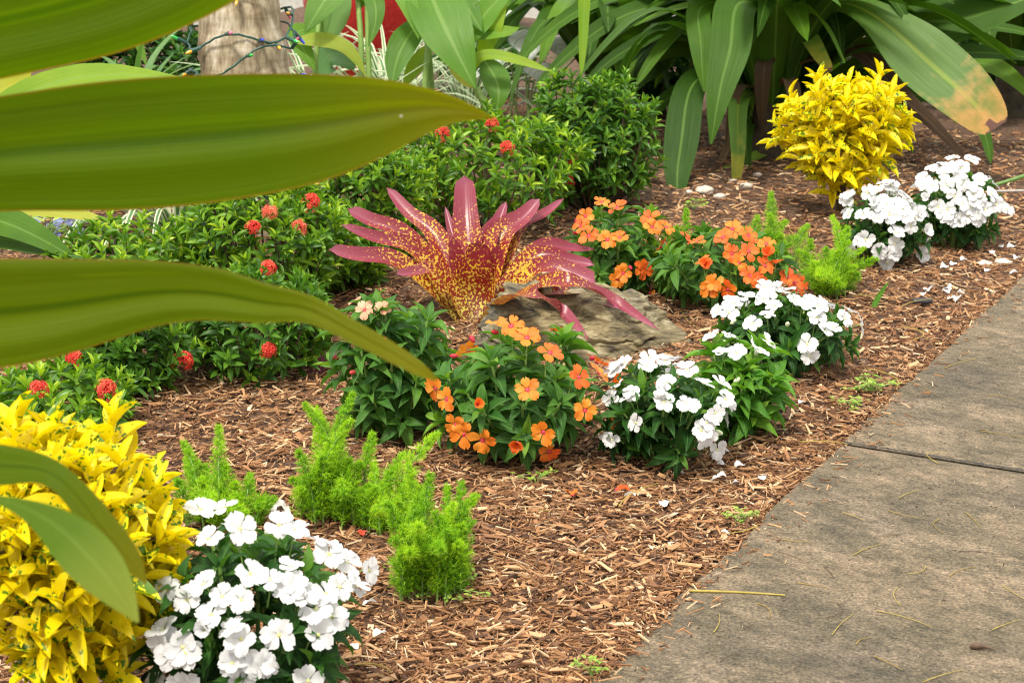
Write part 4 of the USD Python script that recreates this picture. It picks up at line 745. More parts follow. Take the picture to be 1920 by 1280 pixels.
for k in range(4, 416, 5):
    d = nrm(rl.normal(size=3) + nrm(cab[k] - cen[k]) * 1.2); p = cab[k]
    so = put(lights, 'socket', *tube(np.stack([p, p + d * 0.018, p + d * 0.04]), [0.007, 0.008, 0.008], 6)[:2], 'cable_green')
    put(so, 'bulb', *tube(np.stack([p + d * 0.038, p + d * 0.05, p + d * 0.062, p + d * 0.066]), [0.006, 0.007, 0.004, 0.0005], 6)[:2], bcol[k // 4 % 5])

# giant crinum lily at the back right
cb = G(1445, 300); cd = depth(cb)
crin = thing('giant_lily', 'huge strap leaved lily plant at the back right', 'lily plant', cb)
sv = spline([cb + [0, 0, -0.05], cb + [0, 0, 0.15], cb + [0, 0, 0.4]], 14)
V, F, uv = tube(sv, np.linspace(0.135, 0.09, 14), 32); V += (sfbm(V * [14, 14, 3]) * 0.028)[:, None] * nrm((V - cb) * [1, 1, 0])
put(crin, 'stump', V, F, 'lily_stump')
D = cd
for k, (pts, m, fo) in enumerate([
 ([(1445,240,D,40),(1415,110,D-.15,60),(1360,12,D-.35,60),(1312,18,D-.5,46),(1313,70,D-.6,46),(1316,120,D-.64,30),(1321,172,D-.66,5)], 'lily_leaf', .1),
 ([(1450,240,D,40),(1440,80,D-.2,70),(1412,8,D-.45,80),(1380,14,D-.6,78),(1371,80,D-.72,78),(1358,135,D-.77,66),(1346,190,D-.80,44),(1333,270,D-.82,5)], 'lily_leaf', .1),
 ([(1430,270,D,30),(1370,175,D-.25,40),(1318,146,D-.4,50),(1290,180,D-.52,60),(1279,255,D-.62,66),(1270,325,D-.70,50),(1272,388,D-.78,10)], 'lily_leaf', .12),
 ([(1460,200,D,30),(1500,70,D-.15,40),(1560,10,D-.3,44),(1610,14,D-.42,56),(1665,48,D-.52,86),(1715,92,D-.6,120),(1765,138,D-.66,126),(1812,180,D-.72,116),(1856,226,D-.76,82),(1868,240,D-.77,50)], 'lily_withered_leaf', .05)]):
    pleafw(crin, pts, m, fold=fo, wave=0.02, seed=k + 60, n=34, mm=9)
CL = [  # (points, width, material, fold)
 ([(1430,260,D),(1400,180,D-.2),(1384,200,D-.35),(1384,280,D-.45),(1378,362,D-.5)], .12, 'lily_browning_leaf', .15),
 ([(1430,270,D),(1408,230,D-.1),(1400,260,D-.2),(1403,338,D-.3)], .08, 'lily_leaf', .1),
 ([(1425,160,D),(1345,40,D-.1),(1285,48,D-.2),(1225,110,D-.3),(1192,162,D-.35)], .10, 'lily_leaf', .3),
 ([(1430,180,D),(1440,-40,D-.2),(1436,10,D-.35),(1424,50,D-.4),(1408,86,D-.42)], .12, 'lily_leaf', .3),
 ([(1600,-70,D-.3),(1650,-30,D-.4),(1685,12,D-.5),(1712,62,D-.52)], .075, 'lily_leaf', .3),
 ([(1470,200,D),(1490,90,D-.2),(1512,70,D-.3),(1538,105,D-.4),(1560,135,D-.42)], .13, 'lily_browning_leaf', .2),
 ([(1540,-20,D-.1),(1560,10,D-.2),(1572,50,D-.3),(1578,116,D-.35)], .09, 'lily_leaf', .3),
 ([(1420,180,D),(1320,40,D),(1220,70,D),(1150,110,D),(1090,165,D)], .11, 'lily_leaf', .3),
 ([(1420,180,D+.1),(1290,20,D+.1),(1170,30,D+.1),(1080,90,D+.1),(1000,165,D+.1)], .13, 'lily_leaf', .3),
 ([(1420,170,D+.2),(1280,-20,D+.2),(1150,-10,D+.2),(1040,50,D+.2),(960,130,D+.2)], .12, 'lily_leaf', .3),
 ([(1420,220,D+.1),(1330,110,D+.05),(1250,100,D),(1180,140,D),(1120,200,D)], .12, 'lily_leaf', .3),
 ([(1420,220,D+.1),(1330,160,D+.05),(1260,180,D),(1210,230,D),(1180,290,D)], .11, 'lily_leaf', .3),
 ([(1470,180,D+.1),(1600,30,D),(1750,40,D-.2),(1860,20,D-.3),(1990,-25,D-.4)], .30, 'lily_leaf', .1),
 ([(1480,180,D+.1),(1600,-20,D),(1730,-30,D-.1),(1840,-20,D-.2),(1960,20,D-.3)], .2, 'lily_leaf', .1),
 ([(1490,200,D+.2),(1640,110,D+.1),(1750,66,D),(1850,50,D),(1970,75,D)], .12, 'lily_leaf', .3),
 ([(1490,220,D+.2),(1650,150,D+.1),(1770,105,D),(1860,100,D),(1970,115,D)], .13, 'lily_leaf', .3),
 ([(1490,220,D+.3),(1700,150,D+.3),(1830,118,D+.2),(1890,140,D+.1),(1950,200,D)], .15, 'lily_leaf', .2),
 ([(1480,230,D+.2),(1700,180,D+.2),(1810,200,D),(1846,250,D-.1),(1858,308,D-.2)], .11, 'lily_leaf', .2),
 ([(1480,210,D),(1590,90,D),(1680,170,D-.1),(1750,235,D-.2),(1810,300,D-.25)], .12, 'dead_leaf', .3),
 ([(1440,280,D),(1370,270,D-.1),(1350,320,D-.15),(1340,350,D-.2)], .05, 'dead_leaf', .3),
 ([(1450,280,D),(1400,300,D-.2),(1340,330,D-.3),(1296,348,D-.4)], .06, 'lily_browning_leaf', .2),
 ([(1100,-80,D-.6),(1096,-10,D-.6),(1094,60,D-.6),(1090,140,D-.6)], .065, 'ginger_leaf', .3),
 ([(1600,-60,D-.2),(1630,-20,D-.3),(1700,-30,D-.35),(1790,8,D-.4)], .1, 'lily_leaf', .2),
]
for k, (pts, w, m, fo) in enumerate(CL):
    pleaf(crin, pts, w, m, 'broad' if w > .15 else 'strap', fold=fo, wave=0.035, seed=k + 3, n=22)
rr = np.random.default_rng(12)
for k in range(6):                                                          # withered leaves hanging round the stump
    a = -math.pi * (k + .5) / 6 + rr.normal(0, .1); d = np.array([math.cos(a), math.sin(a), 0]); b = cb + d * .10 + [0, 0, rr.uniform(.28, .45)]
    V, F, uv = ribbon([b, b + d * rr.uniform(.08, .2) + [0, 0, .04], b + d * rr.uniform(.16, .34) - [0, 0, b[2] - cb[2] - rr.uniform(.02, .1)]], rr.uniform(.06, .10), 'lance', nrm(d + [0, 0, .6]), 14, 5, .35, .06, rr.normal(0, .6), 0, k)
    put(crin, 'withered_leaf', V, F, 'dead_leaf', uv)
for k in range(80):                                                          # the rest of the rosette
    a = k * 2.399; el = rr.uniform(0.45, 1.35); L = rr.uniform(0.8, 1.25)
    d = np.array([math.cos(a), math.sin(a), 0])
    if d[1] < -0.35 and el < 0.95: d[1] *= -1
    b = cb + d * 0.08 + [0, 0, 0.25]
    mid = b + d * L * 0.5 * math.cos(el) + [0, 0, L * 0.5 * math.sin(el) + 0.08]; e2 = el - rr.uniform(0.7, 1.7)
    tip = mid + d * L * 0.5 * math.cos(e2) + [0, 0, L * 0.5 * math.sin(e2)]
    tip[2] = max(tip[2], 0.04)
    V, F, uv = ribbon([b, mid, tip], rr.uniform(0.10, 0.19), 'broad', nrm(np.array([0, 0, 1.0]) - d * 0.5 + rr.normal(0, 0.15, 3)), 16, 5, 0.2, 0.03, rr.normal(0, 0.4), 0.0, k)
    put(crin, 'leaf', V, F, 'lily_leaf', uv)

# ginger-like plants behind the ixora
gd = depth(G(700, 330))
def ginger(label, base_px, stems, leaves_):
    b = G(*base_px); r = thing('ginger_plant', label, 'plant', b)
    for s in stems: put(r, 'stem', *tube(spline([P(x, y, gd + z) for x, y, z in s], 10), np.linspace(.018, .011, 10), 7)[:2], 'pale_stem')
    for k, (pts, w, m, pr) in enumerate(leaves_): pleaf(r, [(x, y, gd + z) for x, y, z in pts], w, m, pr, fold=0.18, wave=0.03, seed=k)
ginger('slender green stemmed ginger plant right of the palm trunk', (690, 330), [[(700,335,0),(692,150,0),(688,-40,0)],[(660,330,.1),(678,140,0),(668,-30,0)],[(585,320,.2),(590,150,.1),(600,20,.1)],[(745,330,0),(730,240,0),(742,150,0)]],
  [([(688,0,0),(640,-25,-.05),(600,15,-.1),(572,62,-.15)],.16,'ginger_leaf','lance'), ([(600,60,.1),(560,60,.05),(570,95,0),(592,135,-.02)],.10,'ginger_leaf','lance'), ([(545,78,0),(600,76,-.05),(650,92,-.08),(688,145,-.1)],.08,'yellowing_leaf','lance'),
   ([(600,150,.3),(615,110,.3),(640,108,.28),(665,130,.25)],.16,'variegated_blade','oval'), ([(670,20,0),(690,-10,0),(705,20,-.05),(690,90,-.1)],.09,'ginger_leaf','lance'), ([(690,-40,0),(740,-30,-.1),(770,20,-.15),(785,75,-.2)],.10,'ginger_leaf','lance'), ([(560,-30,.1),(600,-30,.1),(620,20,.1),(600,90,.15)],.2,'variegated_blade','oval')])
ginger('ginger plant with one broad drooping yellow green leaf', (850, 330), [[(790,320,.1),(798,150,0),(812,-30,0)],[(805,320,.15),(806,120,.05),(780,-20,0)],[(893,165,0),(905,190,0),(925,230,0)]],
  [([(790,-60,0),(812,0,-.1),(845,75,-.2),(893,168,-.25)],.26,'ginger_leaf','lance'), ([(800,30,.05),(765,70,0),(742,120,-.05),(735,165,-.1)],.13,'ginger_leaf','lance'), ([(812,80,.1),(790,110,.08),(770,140,.05),(755,170,.03)],.08,'ginger_leaf','lance'), ([(840,60,.0),(855,110,-.05),(870,150,-.1),(888,165,-.1)],.09,'yellowing_leaf','lance'),
   ([(885,-30,.1),(870,-10,.05),(880,20,0),(905,60,-.05)],.12,'ginger_leaf','lance'), ([(830,120,.2),(860,108,.15),(890,112,.1),(920,135,.1)],.08,'ginger_leaf','lance'), ([(870,150,0),(900,108,-.05),(960,110,-.1),(1032,134,-.12)],.075,'ginger_leaf','strap'), ([(905,110,.1),(925,140,.05),(935,175,0),(928,215,0)],.13,'ginger_leaf','lance'),
   ([(880,70,.05),(920,62,0),(950,60,-.03),(975,52,-.05)],.08,'ginger_leaf','lance'), ([(860,100,0),(900,40,0),(935,0,0),(980,-30,0)],.12,'ginger_leaf','lance'), ([(900,120,.1),(915,80,.05),(925,60,.0),(950,10,0)],.10,'ginger_leaf','lance')])
rr = np.random.default_rng(14)
def clump(label, base_px, n, L, W, m, lean=(0, 0), seed=0, lo=0.3):
    r_ = np.random.default_rng(seed); b = G(*base_px); r = thing('striped_grass_plant', label, 'plant', b)
    for k in range(n):
        a = r_.uniform(0, 2 * np.pi); e = r_.uniform(lo, 1.35); l = L * r_.uniform(0.6, 1.15)
        d = nrm(np.array([math.cos(a) + lean[0], math.sin(a) + lean[1], 0]))
        p0 = b + d * 0.05; p1 = p0 + l * 0.5 * (d * math.cos(e) + [0, 0, math.sin(e)]); e2 = e - r_.uniform(0.4, 1.5)
        p2 = p1 + l * 0.5 * (d * math.cos(e2) + [0, 0, math.sin(e2)]); p2[2] = max(p2[2], 0.03)
        V, F, uv = ribbon([p0, p1, p2], W * r_.uniform(0.7, 1.2), 'blade', nrm([-d[0] * .5, -d[1] * .5 - .3, 1]), 10, 3, 0.25, 0, 0, 0, k); put(r, 'blade', V, F, m, uv)
clump('white striped grassy clump behind the ginger stems', (730, 235), 75, 0.85, 0.035, 'striped_blade', seed=1, lo=0.5)
clump('white striped grassy clump under the second near lily leaf', (640, 330), 50, 0.6, 0.032, 'striped_blade', seed=2)
clump('white striped grassy clump left of the palm foot', (330, 428), 60, 0.75, 0.042, 'striped_blade', (0.3, 0), 3, 0.2)
clump('pale striped grassy clump at the foot of the white caladium', (880, 220), 50, 0.6, 0.032, 'striped_blade', seed=4)
clump('white striped grassy clump between trunk and red urn', (590, 240), 40, 0.75, 0.04, 'striped_blade', seed=5, lo=0.5)
clump('dark grassy clump left of the trunk', (250, 250), 60, 0.6, 0.05, 'variegated_blade', seed=6)

# white caladium
kb = G(985, 230); cal = thing('caladium_plant', 'white leaved caladium behind the striped clump', 'plant', kb)
for k, (x, y, w, dx, dy) in enumerate([(985,55,.24,10,60),(940,95,.16,-25,40),(1030,70,.18,30,40),(905,110,.14,-15,40),(1000,120,.16,15,40),(1140,60,.14,20,40),(960,20,.16,-10,40),(1060,30,.16,10,45)]):
    dz = depth(kb) - 0.15 + 0.04 * k; a, bq = P(x, y, dz), P(x + dx, y + dy, dz - 0.15)
    V, F, uv = ribbon([a, (a + bq) / 2 + [0, 0, .02], bq], w, 'ovate', nrm([0, -0.6, 0.8]), 12, 7, 0.1, 0.03, 0, 0, k); put(cal, 'leaf', V, F, 'white_veined_leaf', uv)
    put(cal, 'stalk', *tube(spline([kb + rr.normal(0, .03, 3) * [1, 1, 0], (kb + a) / 2 + [0, .05, .05], a], 8), .005, 5)[:2], 'pale_stem')

# red urn far behind
ub2 = G(690, 170); prof = np.array([[0, 0], [.16, 0], [.17, .03], [.14, .06], [.24, .22], [.30, .42], [.29, .56], [.24, .64], [.28, .68], [.28, .71], [.24, .71], [.22, .64], [0, .6]])
ur = trimesh.creation.revolve(prof * 1.25, sections=40)
single('urn', np.array(ur.vertices) + ub2, np.array(ur.faces), 'red_glaze', 'glossy red urn behind the striped grass', 'urn')

# near lily leaves hanging in from the left
nb = np.array([-1.15, 1.75, -0.02])
near = thing('near_lily', 'out of focus lily leaves hanging in from the left edge', 'lily plant', nb)
put(near, 'stump', *tube(spline([nb, nb + [0, 0, .4], nb + [0.02, 0, 1.0]], 10), np.linspace(.13, .08, 10), 14)[:2], 'lily_stump')
NL = [
 ([(-800,330,2.15,60),(-500,160,2.05,150),(-200,80,1.95,215),(0,40,1.9,215),(200,-12,1.87,225),(420,-110,1.84,210),(640,-230,1.8,120),(800,-340,1.78,8)], 'near_lily_leaf'),
 ([(-760,520,2.1,60),(-450,390,2.03,150),(-200,318,1.95,205),(0,290,1.9,222),(200,274,1.88,250),(400,258,1.86,246),(600,236,1.84,205),(740,212,1.83,132),(850,206,1.82,52),(928,223,1.82,4)], 'near_lily_leaf'),
 ([(-760,700,2.05,60),(-450,620,1.95,150),(-200,595,1.85,215),(0,585,1.8,212),(150,568,1.79,175),(300,548,1.78,125),(420,553,1.77,98),(500,568,1.76,76),(570,577,1.75,54),(640,610,1.74,42),(730,658,1.73,36),(795,697,1.72,22),(820,712,1.72,4)], 'near_lily_leaf'),
 ([(-700,900,2.0,30),(-400,830,1.9,60),(-150,845,1.84,74),(0,872,1.80,80),(85,882,1.78,54),(142,926,1.77,52),(200,1000,1.76,62),(246,1052,1.755,42),(274,1094,1.75,4)], 'near_lily_leaf'),
 ([(-700,950,2.0,30),(-400,900,1.9,30),(-150,920,1.8,24),(0,937,1.72,18),(88,975,1.71,62),(158,1035,1.70,98),(215,1100,1.69,72),(259,1166,1.69,5)], 'near_bright_leaf'),
]
for k, (pts, m) in enumerate(NL):
    pleafw(near, pts, m, hint=nrm(nrm(EYE - P(*pts[4][:3])) + np.array([0, 0, -0.22 if k < 3 else 0.25])), n=60, mm=25, fold=0.05, wave=0.012, seed=k + 40, pleat=0.055)
for x_, y_, d_, r_ in ((468, 157, 1.846, .0022), (752, 218, 1.824, .0013)):
    put(near, 'spot', EYE_S[0] * r_ + P(x_, y_, d_), EYE_S[1], 'pebble')
mb = G(-60, 560); md = depth(mb)
mid_ = thing('young_lily', 'bright green lily seen between the near leaves at the left edge', 'lily plant', mb)
for k, (pts, w, m) in enumerate([([(-150,400,md),(-40,250,md-.1),(60,172,md-.2),(200,140,md-.3),(395,158,md-.4)], .11, 'ginger_leaf'), ([(-150,400,md),(-20,230,md),(80,150,md-.1),(170,128,md-.15),(250,138,md-.2)], .06, 'lily_leaf'),
     ([(-150,420,md),(-60,300,md),(-20,190,md),(30,160,md-.05),(62,100,md-.1)], .14, 'yellowing_leaf'), ([(-150,450,md),(-80,410,md-.1),(0,415,md-.2),(80,450,md-.3),(150,490,md-.35)], .13, 'lily_leaf'), ([(-150,480,md),(-60,450,md-.1),(20,450,md-.2),(90,470,md-.3),(140,480,md-.35)], .10, 'lily_leaf'), ([(-150,420,md),(-20,390,md),(80,392,md-.1),(160,405,md-.15),(236,430,md-.2)], .07, 'yellowing_leaf'),
     ([(-150,400,md),(-60,240,md),(-20,170,md),(0,150,md),(18,140,md)], .1, 'lily_leaf')]):
    pleaf(mid_, pts, w, m, 'lance', seed=k, fold=.15)

# more lilies that close the view behind the bed
def lily(label, base_px, n, seed, L0=0.8, L1=1.25):
    r_ = np.random.default_rng(seed); b0 = G(*base_px); r = thing('giant_lily', label, 'lily plant', b0)
    put(r, 'stump', *tube(spline([b0 - [0, 0, .05], b0 + [0, 0, .2], b0 + [0, 0, .4]], 8), np.linspace(.14, .08, 8), 14)[:2], 'lily_stump')
    for k in range(n):
        a = k * 2.399; el = r_.uniform(0.5, 1.35); L = r_.uniform(L0, L1); d = np.array([math.cos(a), math.sin(a), 0])
        b = b0 + d * 0.08 + [0, 0, 0.25]; mid = b + d * L * 0.5 * math.cos(el) + [0, 0, L * 0.5 * math.sin(el) + 0.06]; e2 = el - r_.uniform(0.7, 1.7)
        tip = mid + d * L * 0.5 * math.cos(e2) + [0, 0, L * 0.5 * math.sin(e2)]; tip[2] = max(tip[2], 0.04)
        V, F, uv = ribbon([b, mid, tip], r_.uniform(0.10, 0.17), 'broad', nrm(np.array([0, 0, 1.0]) - d * 0.5 + r_.normal(0, 0.15, 3)), 14, 5, 0.2, 0.03, r_.normal(0, 0.4), 0.0, k)
        put(r, 'leaf', V, F, 'lily_leaf', uv)
lily('dark strap leaved lily behind the ixora and the white caladium', (1130, 235), 46, 51)
lily('strap leaved lily at the right edge behind the withered leaf', (1900, 215), 46, 52)
lily('distant strap leaved lily behind the biggest one', (1560, 130), 50, 53)
lily('distant strap leaved lily left of the red urn', (180, 190), 40, 54)
lily('distant strap leaved lily behind the red urn', (800, 60), 46, 55)
lily('distant strap leaved lily behind the caladium', (1200, 70), 46, 56)
lily('distant strap leaved lily at the far right', (1960, 60), 46, 57)

# ---------------------------------------------------------------- small things on the bed and on the path
def up_from(p, h): return p + np.array([0, 0, h])
LT_P = [leaf_template(1.0, 0.85, 'petal', 6, 5, 0.35, 1.2, 0.15, 0.05, k + 30, 0.1) for k in range(4)]
rp = np.random.default_rng(19)
def fallen(pxs, m, label, group, size=0.026):
    for x, y in pxs:
        p = up_from(bed_pt(x, y), 0.016); a = rp.uniform(0, 6)
        V, F, uv = place(LT_P[rp.integers(4)], p, nrm([math.cos(a), math.sin(a), rp.normal(0, .15)]), nrm(rp.normal(0, .25, 3) + [0, 0, 1]), size * rp.uniform(.8, 1.25))
        V[:, 2] += max(0, p[2] - 0.004 - V[:, 2].min())
        single('fallen_petal', V, F, m, label(x, y) if callable(label) else label, 'petal', group, uv)
fallen([(1367,856),(1362,879),(1397,882),(1342,906),(1387,918),(1242,948),(1367,1014),(1340,840),(1344,863),(1455,772),(1510,766),(1170,940),(1425,905),(1352,912),(700,1210),(655,1225),(680,1150),(1262,900)], 'white_petal', lambda x, y: 'white petal on the mulch ' + ('right of the front white cushion' if x < 800 else ('beside the fallen orange petal' if x < 1250 else ('close to the path edge below the bright green leaves' if x > 1420 else ('just under the middle white cushion' if y < 870 else 'between the middle white cushion and the path')))), 'white petals on the near mulch')
fallen([(1740,555),(1765,555),(1784,552),(1808,560),(1776,571),(1762,512),(1792,501),(1812,495),(1857,515),(1892,522),(1900,495),(1870,470),(1855,480),(1840,465),(1735,558),(1790,575),(1905,470)], 'white_petal', lambda x, y: 'white petal on the far mulch ' + ('beside the black plastic fitting' if x < 1815 and y > 545 else ('left of the bare path corner' if x < 1815 else 'at the right edge below the farthest white cushion')), 'white petals on the far mulch', 0.034)
fallen([(1152,931),(1075,942)], 'deep_orange_petal', 'orange red petal fallen in front of the orange blooms', 'orange petals on the mulch', 0.042)
fallen([(745,1015),(670,1008),(1250,620),(1225,598)], 'red_petal', 'small dark red petal on the mulch', 'red petals on the mulch')

def needle(pa, pb, bow, m, r, label, group, name='dry_needle', z=0.003):
    a, b = G(*pa, z), G(*pb, z); t = np.linspace(0, 1, 12); d = b - a; sd = np.array([-d[1], d[0], 0])
    pts = a + t[:, None] * d + (np.sin(np.pi * t) * bow)[:, None] * sd; pts[:, 2] = z + 0.006 * abs(bow) * np.sin(np.pi * t)
    V, F, uv = tube(pts, np.linspace(r, r * 0.5, 12), 5)
    single(name, V, F, m, label, 'needle', group)
needle((1293,1107), (1472,1115), .02, 'yellow_needle', .0034, 'thickest straight yellow stalk lying across the path edge', None, 'fallen_stalk')
NE = [((1643,1144),(1750,1176),.2),((1548,1158),(1567,1128),-.3),((1605,1207),(1634,1194),.3),((1730,1278),(1807,1254),.1),((1544,1061),(1564,1082),.1),((1664,956),(1734,972),-.1),((1686,933),(1723,918),.3),((1702,777),(1732,793),.1),((1838,807),(1920,820),.05),((1759,868),(1780,847),.5),((1458,1033),(1505,1050),.1),((1494,1092),(1553,1101),.1),((1338,1185),(1349,1149),-.2),((1394,1178),(1412,1171),.1),((1639,1229),(1693,1255),.1),((1879,1096),(1920,1122),-.05),((1798,1033),(1884,1040),.15),((1761,972),(1768,997),-.2),((1682,1101),(1689,1135),-.3),((1437,1004),(1490,999),.1),((1465,1010),(1521,1015),-.1),((1560,1190),(1600,1150),.2),((1690,1000),(1640,1005),.1),((1850,740),(1905,752),.2),((1770,690),(1830,672),.15),((1880,650),(1920,640),.1),((1700,712),(1760,742),.1),((1860,1180),(1915,1160),.1),((1500,1230),(1470,1262),.2),((1780,1080),(1830,1062),.25),((1580,960),(1620,975),.2),((1650,880),(1700,872),.1),((1420,1130),(1440,1160),.2),((1735,1060),(1700,1075),.3),((1890,910),(1860,925),.2),((1810,960),(1840,990),.2),((1600,1040),(1650,1020),.15),((1350,1240),(1390,1225),.2)]
for k, (a, b, bo) in enumerate(NE):
    dk = k % 3 == 1
    x, y = (a[0] + b[0]) / 2, (a[1] + b[1]) / 2
    where = 'on the far slab beyond the joint' if y < 830 + (x - 1590) * .15 else ('right behind the near joint' if y < 880 else ('by the right edge of the picture' if x > 1790 else ('in the bottom strip of the near slab' if y > 1160 else ('along the mulch side of the near slab' if x < 1590 else ('in the upper middle of the near slab' if y < 1010 else 'in the lower middle of the near slab')))))
    where = where.replace('right behind', 'just in front of')
    needle(a, b, bo * (0.15 + 0.9 * rp.uniform() ** 2), 'dark_needle' if dk else ('yellow_needle' if k % 3 == 0 else 'dry_needle'), .0008 if dk else .0010, ('thin dark brown needle ' if dk else ('pale yellow curved needle ' if k % 3 == 0 else 'dry brown yellow needle ')) + where, 'dark needles on the path' if dk else 'yellow needles on the path')
for k, (a, b, bo) in enumerate([((965,975),(1040,958),.25),((1500,828),(1590,832),.1),((1690,575),(1750,560),.1),((1690,610),(1705,640),.3),((1610,552),(1665,560),.05),((1625,690),(1680,730),.2),((1160,950),(1235,905),.1),((1420,985),(1360,1000),.1),((1360,640),(1280,560),.1),((1480,430),(1400,470),.2),((665,1245),(735,1260),.2),((1610,630),(1560,600),.1)]):
    needle(a, b, bo, 'yellow_needle', .0016, ['pale yellow curved stalk on the mulch below the orange blooms','straight yellow stalk on the mulch just left of the path joint','yellow stalk on the mulch touching the far path edge','hooked yellow stalk at the far path edge','yellow stalk beside the green grass blade','yellow stalk curling towards the pale weed at the path edge','thin yellow stalk left of the fallen red petal','yellow stalk at the path edge near the front','long yellow stalk across the boulder side mulch','yellow stalk behind the far fern','yellow stalk at the bottom beside the front white cushion','yellow stalk right of the white cushion by the path'][k], 'yellow stalks on the mulch', 'fallen_stalk', 0.028)
# a dark twig, litter and pebbles
p = G(1818, 1212, .004); single('seed_husk', *tube(spline([p, p + [.02, -.004, .004], p + [.045, -.012, 0]], 8), np.array([.002, .006, .007, .006, .004, .003, .002, .001]), 6)[:2], 'dark_needle', 'small brown seed husk lying on the path at lower right', 'husk')
p = bed_pt(548, 962); rl2 = np.random.default_rng(4)
lv = leaf_template(.075, .035, 'lance', 9, 7, .1, .3, .3, .05, 3); V, F, uv = place(lv, up_from(p, .03) - [.05, .02, 0], nrm([1, -.7, .0]), nrm([0, -.4, 1])); V[:, 2] += sfbm(V * 60) * .018
single('dry_leaf', V, F, 'grey_litter', 'crumpled pale grey dry leaf between two ferns', 'leaf', None, uv)
p = bed_pt(1240, 345); lv = leaf_template(.22, .12, 'ovate', 9, 7, .1, .5, .1, .05, 5); V, F, uv = place(lv, up_from(p, .06), nrm([-1, .2, -.1]), nrm([0, -.6, 1])); V[:, 2] += max(0, p[2] - V[:, 2].min())
single('dry_leaf', V, F, 'dead_leaf', 'brown curled dead leaf on the mulch beside the dark ixora', 'leaf', None, uv)
p = bed_pt(1740, 580); c = trimesh.creation.capsule(0.05, 0.012, count=[10, 10]); c.apply_transform(trimesh.transformations.rotation_matrix(math.pi / 2, [0, 1, 0]))
cap = put('/World', 'drip_fitting', np.array(c.vertices) * [.9, 1.1, 1] + up_from(p, .02) - [0.02, 0, 0], np.array(c.faces), 'black_plastic', label='small black plastic irrigation fitting lying on the mulch', cat='fitting')
for k, (x, y, r_) in enumerate([(1322,358,.03),(1375,345,.018),(1398,352,.02),(1290,362,.016),(1420,338,.015),(1350,372,.02),(1880,497,.022),(1845,500,.02)]):
    st_ = trimesh.creation.icosphere(2, 1.0); vv = np.array(st_.vertices) * (1 + .25 * sfbm(np.array(st_.vertices) * 1.5 + k))[:, None] * [r_ * 1.4, r_, r_ * .7]
    single('pebble', vv + up_from(bed_pt(x, y), r_ * .35), np.array(st_.faces), 'pebble', ('pale pebble under the big strap leaves, left of the hanging browned tip' if x < 1365 else 'pale pebble under the big strap leaves, right of the hanging browned tip') if x < 1500 else 'pale pebble on the mulch near the path at the far right', 'stone', 'pebbles under the strap leaves' if x < 1500 else 'pebbles by the far path')
# weeds
LT_W = leaf_template(1.0, .55, 'oval', 5, 3, .2, .5, 0, .05, 2)
def weed(label, px, n, rad, L, seed, m='weed_leaf'):
    r_ = np.random.default_rng(seed); b = bed_pt(*px); r = thing('weed', label, 'weed', b)
    for k in range(n):
        a = r_.uniform(0, 6.28); q = r_.uniform(.1, 1) * rad; t = b + [q * math.cos(a), q * math.sin(a), r_.uniform(.012, .04)]
        put(r, 'stem', *tube(spline([b, (b + t) / 2 + [0, 0, .012], t], 5), .0009, 4)[:2], 'pale_stem')
        for _ in range(4):
            a2 = r_.uniform(0, 6.28); V, F, uv = place(LT_W, t + r_.normal(0, .006, 3) * [1, 1, .4], nrm([math.cos(a2), math.sin(a2), .2]), [0, 0, 1], L * r_.uniform(.7, 1.2)); put(r, 'leaf', V, F, m, uv)
weed('pale green feathery weed at the path edge', (1632, 738), 22, .075, .018, 1)
weed('tiny weed at the path edge near the front', (1388, 986), 10, .04, .013, 2)
weed('small creeping weed at the foot of the arching fern', (850, 1105), 26, .07, .014, 3)
weed('small weed below the orange blooms', (1005, 912), 9, .05, .013, 4)
weed('tiny weed under the longest strap leaf', (1300, 395), 8, .06, .022, 5)
weed('tiny seedling at the front edge of the path', (1110, 1272), 8, .035, .012, 6)
weed('pale weed just below the bright green leaves beside the path', (1600, 770), 10, .05, .015, 7)
gb = bed_pt(1637, 578); gd_ = depth(gb); gr = thing('grass_blade', 'single green grass blade standing in the mulch beside the path', 'grass', gb)
pleaf(gr, [(1637,578,gd_),(1648,556,gd_),(1667,527,gd_-.02)], .022, 'bright_leaf', 'blade')
# long stalks leaning in from the right, over the white flowers
d6 = depth(G(1800, 440)); sb = thing('leaning_stalk', 'long thin green stalk leaning in from the right over the white flowers', 'stalk', P(2040, 300, d6 - .1))
put(sb, 'stalk', *tube(spline([P(1738,382,d6-.25),(P(1820,360,d6-.2)),P(1920,330,d6-.15),P(2060,280,d6-.1)], 12), np.linspace(.004, .010, 12), 6)[:2], 'green_stem')
s2 = thing('leaning_stalk', 'thin pinkish dry stalk at the right edge beside the white flowers', 'stalk', P(2040, 352, d6))
put(s2, 'stalk', *tube(spline([P(1858,359,d6-.1),P(1930,357,d6),P(2060,352,d6)], 8), .0045, 6)[:2], 'grey_litter')
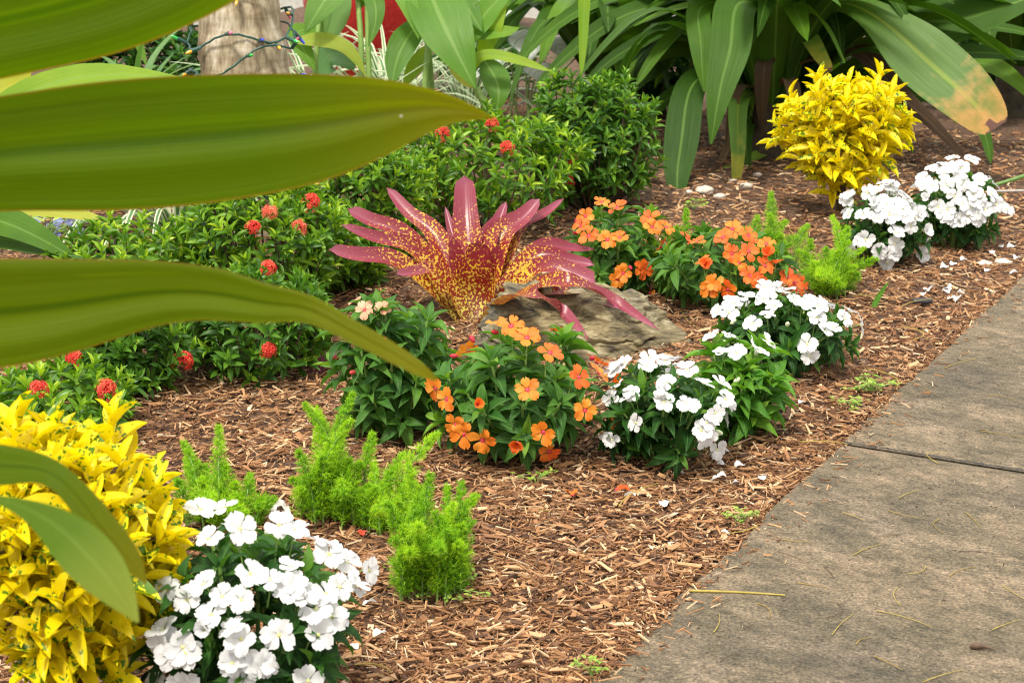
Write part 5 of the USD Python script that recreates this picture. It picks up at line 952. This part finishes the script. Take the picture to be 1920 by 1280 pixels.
# blue flowers at the far left
bf = G(75, 452); bfl = thing('blue_flowered_plant', 'small pale blue flowered plant at the left edge behind the lily leaf', 'plant', bf); r_ = np.random.default_rng(8)
for k in range(40):
    q = P(r_.uniform(40, 160), r_.uniform(402, 445), depth(bf) + r_.uniform(-.15, .15)); a2 = r_.uniform(0, 6.28)
    if k < 16:
        for j in range(5):
            a = j * 1.257; V, F, uv = place(PET[j], q, nrm([math.cos(a), -.3, math.sin(a)]), [0, -1, .3], .016); put(bfl, 'petal', V, F, 'blue_petal', uv)
    V, F, uv = place(LT_W, q + r_.normal(0, .03, 3), nrm([math.cos(a2), math.sin(a2), .3]), [0, 0, 1], .05); put(bfl, 'leaf', V, F, 'weed_leaf', uv)
    put(bfl, 'stem', *tube(spline([bf + r_.normal(0, .03, 3) * [1, 1, 0], q], 4), .002, 4)[:2], 'pale_stem')

# specks of litter on the slabs
r_ = np.random.default_rng(23); vs_, fs_, us_ = [], [], []
for k in range(420):
    q = E0 + EDGE * r_.uniform(-.6, 3.2) - LEFT * r_.uniform(0.0, 1.5) * r_.uniform(0.15, 1); a = r_.uniform(0, 6.28); l = r_.uniform(.0015, .006) * (2.2 if r_.uniform() < .15 else 1); w = r_.uniform(.0008, .0016)
    e, f_ = np.array([math.cos(a), math.sin(a), 0]) * l, np.array([-math.sin(a), math.cos(a), 0]) * w
    vs_.append(np.array([q - e, q + f_ + [0, 0, .0015], q + e, q - f_ + [0, 0, .0015]]) + [0, 0, .0016]); fs_.append(np.array([[0, 3, 2, 1]]))
V, F, _ = join(list(zip(vs_, fs_)))
single('path_litter', V, F, 'wood_chip', 'fine specks of bark and husk strewn over the concrete path', 'litter', kind='stuff', smooth=False)
stage.GetPrimAtPath('/World/path_litter').GetAttribute('primvars:rnd').Set(Vt.FloatArray.FromNumpy(np.repeat(np.where(r_.uniform(size=420) < .7, .02, .97), 4).astype(np.float32)))
# dark shrubs that close the gaps at the back
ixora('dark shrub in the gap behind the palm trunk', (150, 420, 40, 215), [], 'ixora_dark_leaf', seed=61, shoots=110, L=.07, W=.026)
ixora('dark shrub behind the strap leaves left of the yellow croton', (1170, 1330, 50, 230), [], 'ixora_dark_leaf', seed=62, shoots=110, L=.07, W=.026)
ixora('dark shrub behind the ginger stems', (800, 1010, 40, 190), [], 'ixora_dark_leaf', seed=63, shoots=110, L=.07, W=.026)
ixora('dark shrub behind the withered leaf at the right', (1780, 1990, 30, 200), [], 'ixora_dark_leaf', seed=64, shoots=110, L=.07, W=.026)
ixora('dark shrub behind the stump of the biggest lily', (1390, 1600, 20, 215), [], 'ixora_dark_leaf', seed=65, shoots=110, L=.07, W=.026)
